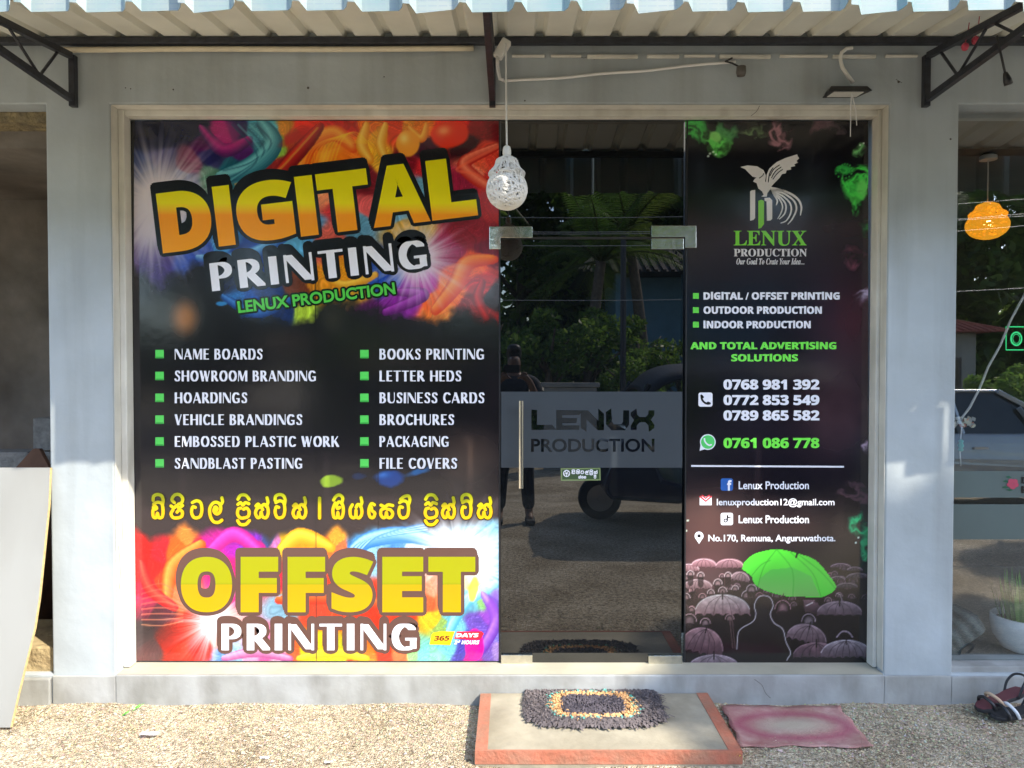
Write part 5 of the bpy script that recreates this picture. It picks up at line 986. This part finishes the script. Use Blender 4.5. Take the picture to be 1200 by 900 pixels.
# ------------------------------------------------------------------ across the yard (seen in the glass): road, trees, houses, vehicles
def gnd(y): return 0 if y > -4.6 else -.2*min(1, (-4.6-y)/1.6)
b = MB(); b.add([(-300,-9.6,-.194),(300,-9.6,-.194),(300,-15.2,-.194),(-300,-15.2,-.194)], [(3,2,1,0)]); o = b.build('road', mat('asphalt_road', (.055,.055,.055), .85, var=.2, scale=20)); o['kind'] = 'structure'
def leaf_mesh(name, clumps, n, size, seed, cols):
    b = MB(); rs = np.random.default_rng(seed); ctr = np.array([c[:3] for c in clumps]); rad = np.array([c[3] for c in clumps]); idx = rs.integers(0, len(clumps), n)
    d = rs.normal(size=(n,3)); d /= np.linalg.norm(d, axis=1)[:,None]; p = ctr[idx] + d*(rad[idx]*rs.uniform(.35,1.05,n)**.6)[:,None]*np.array([1,1,.8])
    u = rs.normal(size=(n,3)); u /= np.linalg.norm(u, axis=1)[:,None]; w_ = rs.normal(size=(n,3)); v = np.cross(u, w_); v /= np.linalg.norm(v, axis=1)[:,None]; s = (size*rs.uniform(.6,1.3,n))[:,None]
    V = np.stack([p-u*s, p+v*s*.45, p+u*s, p-v*s*.45], 1).reshape(-1,3); cl = np.array(cols)[rs.integers(0,len(cols),n)]*rs.uniform(.7,1.3,n)[:,None]
    b.v = [tuple(q) for q in V]; b.c = [tuple(c) for c in np.repeat(cl, 4, 0)]; b.f = [[4*i,4*i+1,4*i+2,4*i+3] for i in range(n)]; b.mi = [0]*n
    return b
M['leafc'] = mat('foliage', (1,1,1), .45, vcol=True)
n_, l_ = nodes(M['leafc']); bs = n_['Principled BSDF']; 
tl = n_.new('ShaderNodeBsdfTranslucent'); ms_ = n_.new('ShaderNodeMixShader'); ms_.inputs[0].default_value = .6
l_.new(bs.inputs['Base Color'].links[0].from_socket, tl.inputs[0]); l_.new(bs.outputs[0], ms_.inputs[1]); l_.new(tl.outputs[0], ms_.inputs[2]); l_.new(ms_.outputs[0], n_['Material Output'].inputs[0])
def limbs(h, spread, seed, n=6, r=.16):
    b = MB(); rs = random.Random(seed); b.tube([(0,0,-.1),(.05,.02,h*.25),(-.04,.05,h*.5),(.03,0,h*.8)], [r*1.3,r,r*.8,r*.4], 9)
    for k in range(n):
        a = k*2.4+rs.random(); z0 = h*rs.uniform(.35,.7); q = spread*rs.uniform(.5,.9); b.tube([(0,0,z0),(q*.5*math.cos(a),q*.5*math.sin(a),z0+h*.13),(q*math.cos(a),q*math.sin(a),z0+h*.24)], [r*.5,r*.33,r*.12], 6)
    return b
def tree(label, loc, h, r, n, size, seed, cols, group, name='tree', base=.35, cat='tree'):
    rs = random.Random(seed); cl = []
    for k in range(int(16)):
        a = rs.uniform(0,6.28); z = rs.uniform(base,.95); q = r*math.sqrt(max(.05, 1-((z-.62)/.5)**2))*rs.uniform(.35,.95); cl.append((q*math.cos(a), q*math.sin(a), h*z, r*rs.uniform(.28,.45)))
    t = thing(name, label, cat, (0,0,0), group)
    limbs(h, r, seed, 7, .05+h*.014).build('trunk', M['bark'], t, smooth=True); leaf_mesh('crown', cl, n, size, seed, cols).build('crown', M['leafc'], t)
    t.location = (loc[0], loc[1], gnd(loc[1])); return t
def clone(t, loc, sc, rz, label=None):
    c = copy_tree(t); c.location = (loc[0], loc[1], gnd(loc[1])); c.scale = (sc,sc,sc); c.rotation_euler = (0,0,rz)
    if label: c['label'] = label
    return c
DG, MG, LG = [(.08,.15,.03),(.11,.19,.035),(.05,.10,.022),(.16,.24,.05)], [(.12,.22,.04),(.17,.27,.05),(.08,.15,.028)], [(.16,.26,.04),(.11,.21,.03),(.20,.29,.06)]
grp = 'trees across the yard'
t1 = tree('tall dark broadleaf tree across the yard, mirrored in the shop glass', (-3,-21), 11, 3.6, 9000, .24, 21, DG, grp, base=.12)
t2 = tree('mid green bushy tree across the yard, mirrored in the shop glass', (3.4,-23), 10, 3.4, 9000, .20, 22, MG+DG, grp, base=.10)
for x, y, s, rz in ((-9,-20,1,1),(0.4,-25,1.1,2),(7.2,-26,1.15,3),(12.5,-22,.95,4),(-15,-22,1.1,5),(19,-24,1.15,.6)): clone(t1, (x,y), s, rz)
for x, y, s, rz in ((-6,-25,1.1,1.2),(9.8,-21.5,.85,2.2),(15.5,-23,1.1,3.3),(22,-20,1,4.4),(6.0,-29,1.2,.4)): clone(t2, (x,y), s, rz)
# the leafy tree whose shade falls over the right pillar
SC = Vector((3.55,0,.95)) + SUN*13.2
shade = tree('tall spreading tree with a high open crown beside the car', (SC.x, SC.y), SC.z+1.8, 1.9, 14000, .17, 31, MG, None, base=.62)
# palms
def palm(label, loc, h, seed, L_=2.9, nf=17, lean=(.3,.1)):
    rs = random.Random(seed); t = thing('coconut_palm', label, 'palm', (0,0,0), 'palms across the yard'); b = MB()
    pts = [(lean[0]*(k/8)**2, lean[1]*(k/8)**2, h*k/8) for k in range(9)]; b.tube(pts, [.17-.007*k for k in range(9)], 10); b.build('trunk', M['bark'], t, smooth=True)
    b = MB(); top = Vector(pts[-1])
    for k in range(nf):
        a = k*2.399+rs.random()*.3; el = R(rs.uniform(-15,75)); d = Vector((math.cos(a)*math.cos(el), math.sin(a)*math.cos(el), math.sin(el))); ll = L_*rs.uniform(.8,1.1); pts = []
        for j in range(11): s = j/10; pts.append(top + d*ll*s + Vector((0,0,-1))*ll*.55*s*s*math.cos(el)*1.2)
        b.tube(pts, [.035*(1-.9*j/10)+.003 for j in range(11)], 5, col=(.12,.14,.04))
        side = d.cross(Vector((0,0,1))).normalized(); col = rs.choice([(.10,.19,.03),(.07,.14,.025),(.14,.20,.04)])
        for j in range(3, 34):
            s = j/34; i = int(s*10); p = pts[i].lerp(pts[min(i+1,10)], s*10-i); ln_ = .62*math.sin(math.pi*min(1,s*.85+.12)); tg = (pts[min(i+1,10)]-pts[i]).normalized()
            for sg in (-1,1):
                e = (side*sg*.75+tg*.55+Vector((0,0,-.38))).normalized()*ln_; wd = tg*.012; b.add([p-wd, p+e*.5-wd*.9+Vector((0,0,.03)), p+e, p+e*.5+wd*.9+Vector((0,0,.03)), p+wd], [(0,1,2,3,4)], col)
    b.build('crown', M['leafc'], t); t.location = (loc[0], loc[1], gnd(loc[1])); return t
palm('young coconut palm with arching fronds, mirrored in the dark door glass', (1.75,-13.6), 4.2, 3, 2.5); pm = palm('tall coconut palm behind the yard hedge, mirrored in the shop glass', (-2.2,-17.5), 7.5, 5, 3.2); clone(pm, (13.6,-19.5), 1.0, 2.0, 'tall coconut palm behind the tile roofed house')
palm('leaning coconut palm before the blue house, mirrored in the dark door glass', (3.3,-14.6), 5.0, 9, 2.7, 18, (-.5,.2))
# bushes
bsh = tree('round green bush across the yard, mirrored in the dark door glass', (.75,-11), 2.9, .95, 4200, .075, 41, LG+MG, 'bushes across the yard', 'bush', .08, 'bush')
clone(bsh, (2.2,-10.3), .72, 1.4, 'brownish low bush beside the blue house, mirrored in the door'); 
for x, y, s, rz in ((7.3,-7.9,.56,.3),(8.0,-8.3,.62,1.9),(6.7,-8.2,.5,3.0),(8.8,-8.0,.6,4.0)): clone(bsh, (x,y), s, rz, 'sunlit bush behind the silver car, mirrored in the neighbouring window')
for x, y, s, rz in ((-1.6,-11.5,.9,2),(3.6,-12.2,.8,3),(1.7,-12.6,1.05,.8),(2.9,-13.4,1.0,4.2),(-.5,-12.4,1.1,3.6),(-3.2,-10.8,1,5)): clone(bsh, (x,y), s, rz)
# houses
def house(label, x0, x1, y0, y1, h, rh, wallm, roofm, name='house', cols=0, roof_over=.5):
    g = gnd(y1); t = thing(name, label, 'house', ((x0+x1)/2,(y0+y1)/2,g)); b = MB(); b.box((x0,y0,g-.1),(x1,y1,g+h)); b.build('wall', wallm, t, bevel=.02)
    b = MB(); a, c, d, e = x0-roof_over, x1+roof_over, y0-roof_over, y1+roof_over; rx = min((x1-x0)/2, 1.6); zb = g+h+.004
    my = (d+e)/2; b.add([(a,d,zb),(c,d,zb),(c,e,zb),(a,e,zb),(a+rx,my,zb+rh),(c-rx,my,zb+rh)], [(0,1,5,4),(2,3,4,5),(1,2,5),(3,0,4),(3,2,1,0)]); rf = b.build('roof', roofm, t)
    b = MB(); n = int((c-a)/.22)
    for i in range(n+1):
        x = a+(c-a)*i/n; top_ = min(1, (x-a)/rx, (c-x)/rx); b.bar((x,e+.01,zb+.03),(x,e+(my-e)*top_,zb+rh*top_+.03),.09,.05)
    b.bar((a,e,zb+.03),(a+rx,my,zb+rh+.03),.16,.1); b.bar((c,e,zb+.03),(c-rx,my,zb+rh+.03),.16,.1); b.bar((a+rx,my,zb+rh+.03),(c-rx,my,zb+rh+.03),.18,.12); b.build('roof_tiles', roofm, rf)
    w_ = x1-x0; n = max(1, int(w_/1.7))
    for i in range(n):
        cx = x0+w_*(i+.5)/n; hh = (g+.05, g+2.05) if i == n//2 else (g+.95, g+2.05)
        b = MB(); b.box((cx-.5,y1+.002,hh[0]),(cx+.5,y1+.05,hh[1])); f = b.build('door' if i == n//2 else 'window', mat('dark_timber', (.05,.035,.025), .6), t); b = MB(); b.box((cx-.42,y1+.051,hh[0]+.08),(cx+.42,y1+.058,hh[1]-.08)); b.build('pane', mat('dim_pane', (.012,.014,.016), .08), f)
    for i in range(cols):
        cx = x0-.1+(w_+.2)*i/max(1,cols-1); b = MB(); b.box((cx-.14,y1+.75,g-.1),(cx+.14,y1+1.03,g+h-.02)); b.build('column', wallm, t, bevel=.01)
    return t
blue = mat('blue_wall_paint', (.14,.27,.36), .8, var=.12, scale=4); dkroof = mat('dark_tile_roof', (.05,.04,.04), .8, var=.3, scale=8); red = mat('red_tile_roof', (.40,.11,.075), .75, var=.25, scale=10)
house('pale blue house with columns and dark roof, mirrored in the door glass', 3.0, 8.2, -21, -17.2, 4.3, 1.5, blue, dkroof, cols=4, roof_over=1.2)
house('small house with red tile roof behind the car, mirrored in the neighbouring window', 7.4, 13.0, -21.5, -17.2, 2.75, .75, mat('grey_house_wall', (.27,.25,.21), .85, var=.1, scale=3), red)
house('small cream house with sloping dark roof at the edge of the door reflection', -4.6, -.25, -16, -12.6, 2.2, .9, mat('cream_house_wall', (.48,.42,.30), .85, var=.1, scale=3), dkroof, roof_over=.3)
b = MB(); b.box((.55,-9.2,-.25),(1.45,-9.05,1.22)); b.box((.50,-9.23,1.222),(1.50,-9.02,1.30)); tag(b.build('boundary_wall', mat('weathered_wall', (.30,.29,.26), .9, var=.2, scale=4, bump=.3), bevel=.01), 'short weathered boundary wall across the yard, mirrored in the door', 'wall')
# poles and wires
pls = []
for x, y, l in ((-11,-9.0,'concrete utility pole standing far left across the yard'),(13,-9.0,'concrete utility pole standing far right across the yard')):
    b = MB(); b.tube([(x,y,-.3),(x,y,3),(x,y,6.4)], [.14,.12,.09], 10); b.box((x-.06,y-.6,4.4),(x+.06,y+.6,4.5)); o = b.build('utility_pole', mat('pole_concrete', (.25,.24,.22), .9), smooth=False); tag(o, l, 'utility pole', 'utility poles')
b = MB(); b.tube([(1.98,-9.6,-.3),(1.98,-9.6,2),(1.98,-9.6,3.9)], [.06,.055,.05], 9); tag(b.build('steel_pole', M['blackmetal']), 'thin dark steel pole in front of the blue house', 'pole')
b = MB()
for dy, z, sg in ((-.5,4.92,.72),(-.2,4.66,.80),(.2,4.48,.66),(.5,4.40,.86)): b.tube([(-11+24*k/24, -9+dy, z-sg*4*(k/24)*(1-k/24)) for k in range(25)], .006, 5)
b.tube([(-11+24*k/24, -9, 3.2-.5*4*(k/24)*(1-k/24)) for k in range(25)], .006, 5)
tag(b.build('overhead_cables', mat('cable_grey', (.30,.30,.30), .5)), 'thin overhead cables strung between the poles, mirrored in the door', 'cables')
# ------------------------------------------------------------------ vehicles
def wheel(parent, x, y, z, r, wd, rimm):
    b = MB(); b.lathe([(r*.62,-wd/2),(r*.93,-wd/2),(r,-wd*.36),(r,wd*.36),(r*.93,wd/2),(r*.62,wd/2)], (x,y,z), 28, axis='y', caps=False); w_ = b.build('wheel', M['rubber'], parent, smooth=True)
    b = MB(); b.lathe([(r*.63,-wd*.42),(r*.55,-wd*.30),(r*.2,-wd*.36),(.03,-wd*.44),(.03,wd*.44),(r*.2,wd*.36),(r*.55,wd*.30),(r*.63,wd*.42)], (x,y,z), 20, axis='y'); b.build('rim', rimm, w_)
silver, alloy, cglass = mat('silver_car_paint', (.36,.38,.39), .25, metal=.4, coat=1), mat('alloy', (.5,.5,.52), .3, metal=1), mat('car_glass', (.012,.016,.018), .02, ior=1.6)
def car(ox, oy):
    g = gnd(oy); W_ = .82; t = thing('parked_car', 'silver parked car facing right, mirrored in the neighbouring shop window', 'car', (ox,oy,g))
    prof = [(0,.32),(.02,.62),(.10,.86),(.55,.93),(1.2,.93),(3.0,.93),(3.55,.86),(4.0,.74),(4.15,.60),(4.17,.34),(4.05,.24)]
    for cx in (3.35, .75): prof += [(cx+.36*math.cos(R(a)), .28+.36*math.sin(R(a))) for a in range(0, 181, 20)]
    prof += [(.2,.24)]
    b = MB(); n = len(prof)
    rows = [(-W_,.0),(-W_-.045,.5),(W_+.045,.5),(W_,.0)]
    b.v = [(ox+x, oy+s*(W_+.05*math.sin(max(0,min(1,(z-.2)/.75))*math.pi)), g+z) for s in (-1,1) for x, z in prof]; b.c = [(1,1,1)]*(2*n); b.f = [[i, (i+1)%n, n+(i+1)%n, n+i] for i in range(n)] + [list(range(n)), list(range(2*n-1,n-1,-1))]; b.mi = [0]*(n+2)
    b.build('body', silver, t, bevel=.035)
    lo = [(.45,.92),(1.1,.92),(3.02,.92)]; 
    A_ = [Vector((ox+x, oy+s*w_, g+z)) for x, z, w_ in ((.42,.91,.74),(3.08,.91,.74),(2.28,1.385,.56),(1.0,1.385,.56)) for s in (-1,1)]
    b = MB(); b.add(A_, [(0,2,4,6),(1,7,5,3),(2,3,5,4),(0,6,7,1),(6,4,5,7),(0,1,3,2)]); b.build('window_glass', cglass, t, bevel=.02)
    b = MB(); b.box((ox+.98,oy-.57,g+1.383),(ox+2.28,oy+.57,g+1.42)); b.build('roof', silver, t, bevel=.03)
    for s in (-1,1):
        for (xa,za,wa),(xb,zb,wb_) in (((3.10,.91,.75),(2.26,1.40,.575)),((.40,.91,.75),(1.0,1.40,.575)),((1.75,.91,.765),(1.68,1.40,.59)),((2.62,.93,.765),(2.45,1.22,.66))):
            b = MB(); b.bar((ox+xa,oy+s*wa,g+za),(ox+xb,oy+s*wb_,g+zb),.055,.055); b.build('pillar', silver, t, bevel=.01)
    for s in (-1,1):
        for x in (.75,3.35): wheel(t, ox+x, oy+s*(W_-.07), g+.29, .29, .18, alloy)
        b = MB(); b.box((ox+2.62,oy+s*.80-.03,g+.97),(ox+2.74,oy+s*.93,g+1.08)) if s > 0 else b.box((ox+2.62,oy-.93,g+.97),(ox+2.74,oy-.78,g+1.08)); b.build('wing_mirror', silver, t, bevel=.02)
        b = MB(); b.box((ox+3.92,oy+s*.62-.14,g+.60),(ox+4.165,oy+s*.62+.14,g+.70)); b.build('headlight', mat('headlamp', (.6,.62,.62), .1), t, bevel=.02)
        b = MB(); b.box((ox+1.82,oy+s*.872-.006,g+.76),(ox+1.98,oy+s*.872+.006,g+.785)); b.build('door_handle', alloy, t)
car(3.35, -5.55)
def rickshaw(ox, oy):
    t = thing('auto_rickshaw', 'dark three wheeled auto rickshaw with black canopy, mirrored in the shop door', 'auto rickshaw', (ox,oy,0)); bodym = mat('dark_blue_paint', (.018,.025,.06), .25, coat=.6); can = mat('black_canvas', (.018,.018,.02), .55, bump=.2, bscale=30)
    W_ = .62; pts = [(.18,.42),(.25,.30),(.9,.26),(1.1,.30),(2.35,.32),(2.55,.45),(2.62,.95),(2.5,1.02),(1.55,1.0),(1.5,.55),(.95,.45),(.75,.5),(.55,.95),(.42,1.0),(.28,.7)]
    b = MB(); b.prism([(ox+x,oy-W_,z) for x, z in pts], (0,2*W_,0)); b.build('body', bodym, t, bevel=.04)
    cp = smooth_path([(.55,1.36),(.75,1.53),(1.2,1.61),(1.8,1.61),(2.35,1.55),(2.60,1.38),(2.66,.98)], 4); b = MB(); n = len(cp)
    for j in range(9):
        s = -1+2*j/8; b.v += [(ox+x, oy+s*W_*1.06, z-.13*abs(s)**3*(x < 2.62)+.01*math.sin(x*9)) for x, z in cp]
    b.c = [(1,1,1)]*(9*n); b.f = [[j*n+i, j*n+i+1, (j+1)*n+i+1, (j+1)*n+i] for j in range(8) for i in range(n-1)]; b.mi = [0]*len(b.f); o = b.build('canopy', can, t, smooth=True); o.modifiers.new('thickness','SOLIDIFY').thickness = .02
    for s in (-1,1):
        b = MB(); b.tube([(ox+.42,oy+s*.52,.98),(ox+.62,oy+s*.56,1.40)], .022, 8); b.build('canopy_post', M['blackmetal'], t)
        b = MB(); b.tube([(ox+1.52,oy+s*.60,1.0),(ox+1.52,oy+s*.60,1.50)], .022, 8); b.build('canopy_post', M['blackmetal'], t)
    b = MB(); b.add([(ox+.43,oy-.5,.99),(ox+.43,oy+.5,.99),(ox+.61,oy+.54,1.38),(ox+.61,oy-.54,1.38)], [(0,1,2,3)]); o = b.build('windscreen', cglass, t); o.modifiers.new('thickness','SOLIDIFY').thickness = .006
    b = MB(); b.box((ox+1.6,oy-.5,1.001),(ox+2.1,oy+.5,1.08)); b.box((ox+2.1,oy-.5,1.001),(ox+2.25,oy+.5,1.34)); b.build('seat', mat('seat_vinyl', (.06,.02,.02), .5), t, bevel=.03)
    b = MB(); b.lathe([(.02,-.05),(.085,-.045),(.09,0),(.06,.05)], (ox+.27,oy,.78), 16, axis='x'); b.build('headlight', mat('lamp_glass', (.6,.62,.6), .1), t, smooth=True)
    b = MB(); b.box((ox+.02,oy-.10,.47),(ox+.46,oy+.10,.51)); b.bar((ox+.24,oy,.24),(ox+.36,oy,.75),.05,.05); b.build('front_fork', M['blackmetal'], t, bevel=.01)
    wheel(t, ox+.22, oy, .22, .22, .10, alloy); wheel(t, ox+2.15, oy-.56, .22, .22, .10, alloy); wheel(t, ox+2.15, oy+.56, .22, .22, .10, alloy)
rickshaw(.68, -3.95)
# ------------------------------------------------------------------ the person taking the picture (mirrored in the door)
def skin(name, verts, edges, rads, m, parent=None, lv=2, root=0):
    me = bpy.data.meshes.new(name); me.from_pydata(verts, edges, []); o = bpy.data.objects.new(name, me); scene.collection.objects.link(o); me.materials.append(m)
    md = o.modifiers.new('skin','SKIN'); md.use_smooth_shade = True
    for i, r_ in enumerate(rads): me.skin_vertices[0].data[i].radius = r_ if isinstance(r_, tuple) else (r_, r_)
    me.skin_vertices[0].data[root].use_root = True; s = o.modifiers.new('sub','SUBSURF'); s.levels = lv; s.render_levels = lv
    if parent: o.parent = parent; o.matrix_parent_inverse = Matrix.Translation(-Vector(parent.location))
    return o
px_, py_ = .02, -3.78
pe = thing('person', 'person in dark shirt and trousers photographing the shop, mirrored in the door', 'person', (px_,py_,0))
V = lambda *p: (px_+p[0], py_+p[1], p[2])
body_v = [V(0,0,.93),V(0,.01,1.08),V(0,.01,1.28),V(0,0,1.42),V(0,.01,1.50),V(0,.03,1.58),V(0,.035,1.68)]; body_e = [(0,1),(1,2),(2,3),(3,4),(4,5),(5,6)]; rr = [(.15,.11),(.14,.10),(.165,.11),(.12,.085),(.055,.055),(.075,.09),(.065,.08)]
for s in (-1,1):
    i = len(body_v); body_v += [V(s*.19,0,1.40),V(s*.25,.10,1.18),V(s*.15,.28,1.42),V(s*.10,.315,1.47)]; body_e += [(3,i),(i,i+1),(i+1,i+2),(i+2,i+3)]; rr += [.062,.045,.032,.03]
    hb = i+3
    for k in range(5):
        j = len(body_v); dx = s*.10 - s*(.012*k); a = V(dx+s*.02-s*.01*k, .335, 1.48-.012*k+.02); c = V(dx*.72, .342, 1.505-.014*k); body_v += [a, c]; body_e += [(hb,j),(j,j+1)]; rr += [.009,.008]
    i = len(body_v); body_v += [V(s*.10,0,.86),V(s*.13,.015,.48),V(s*.15,-.01,.09),V(s*.16,.10,.035)]; body_e += [(0,i),(i,i+1),(i+1,i+2),(i+2,i+3)]; rr += [.095,.06,.042,.036]
skin('body', body_v, body_e, rr, mat('brown_skin', (.20,.11,.07), .55), pe)
sv = [V(0,0,.92),V(0,.01,1.10),V(0,.01,1.28),V(0,0,1.43)]; se = [(0,1),(1,2),(2,3)]; sr = [(.172,.13),(.16,.118),(.182,.125),(.12,.095)]
for s in (-1,1): i = len(sv); sv += [V(s*.20,0,1.405),V(s*.235,.06,1.27)]; se += [(3,i),(i,i+1)]; sr += [.078,.066]
skin('shirt', sv, se, sr, mat('dark_shirt', (.025,.028,.035), .85), pe)
tv = [V(0,0,.95)]; te = []; tr_ = [(.168,.125)]
for s in (-1,1): i = len(tv); tv += [V(s*.10,0,.84),V(s*.13,.015,.48),V(s*.15,-.01,.12)]; te += [(0,i),(i,i+1),(i+1,i+2)]; tr_ += [.112,.078,.066]
skin('trousers', tv, te, tr_, mat('dark_trousers', (.022,.024,.03), .85), pe)
skin('hair', [V(0,0,1.60),V(0,-.03,1.68),V(0,.02,1.755),V(0,.08,1.74)], [(0,1),(1,2),(2,3)], [(.07,.05),(.085,.08),(.08,.07),(.05,.03)], mat('black_hair', (.012,.010,.009), .5), pe)
for s in (-1,1): b = MB(); b.lathe([(.004,-.004),(.011,0),(.004,.004)], V(s*.033,.118,1.645), 8, axis='y'); b.build('eye', mat('eye', (.5,.48,.45), .2), pe)
b = MB(); b.prism([V(-.012,.115,1.605),V(.012,.115,1.605),V(0,.118,1.65)], (0,.022,-.004)); b.build('nose', mat('brown_skin_nose', (.20,.11,.07), .55), pe)
b = MB(); b.box(V(-.026,.106,1.568),V(.026,.122,1.578)); b.build('mouth', mat('lips', (.22,.08,.07), .5), pe, bevel=.003)
for s in (-1,1):
    b = MB(); b.box(V(s*.16-.05,-.07,.0),V(s*.16+.05,.19,.055)); b.build('shoe', M['rubber'], pe, bevel=.022)
b = MB(); b.box((-.075,-3.434,1.505),(.075,-3.425,1.578)); tag(b.build('smartphone', M['black_plastic'], bevel=.003), 'black smartphone held up by the person, mirrored in the door', 'phone')
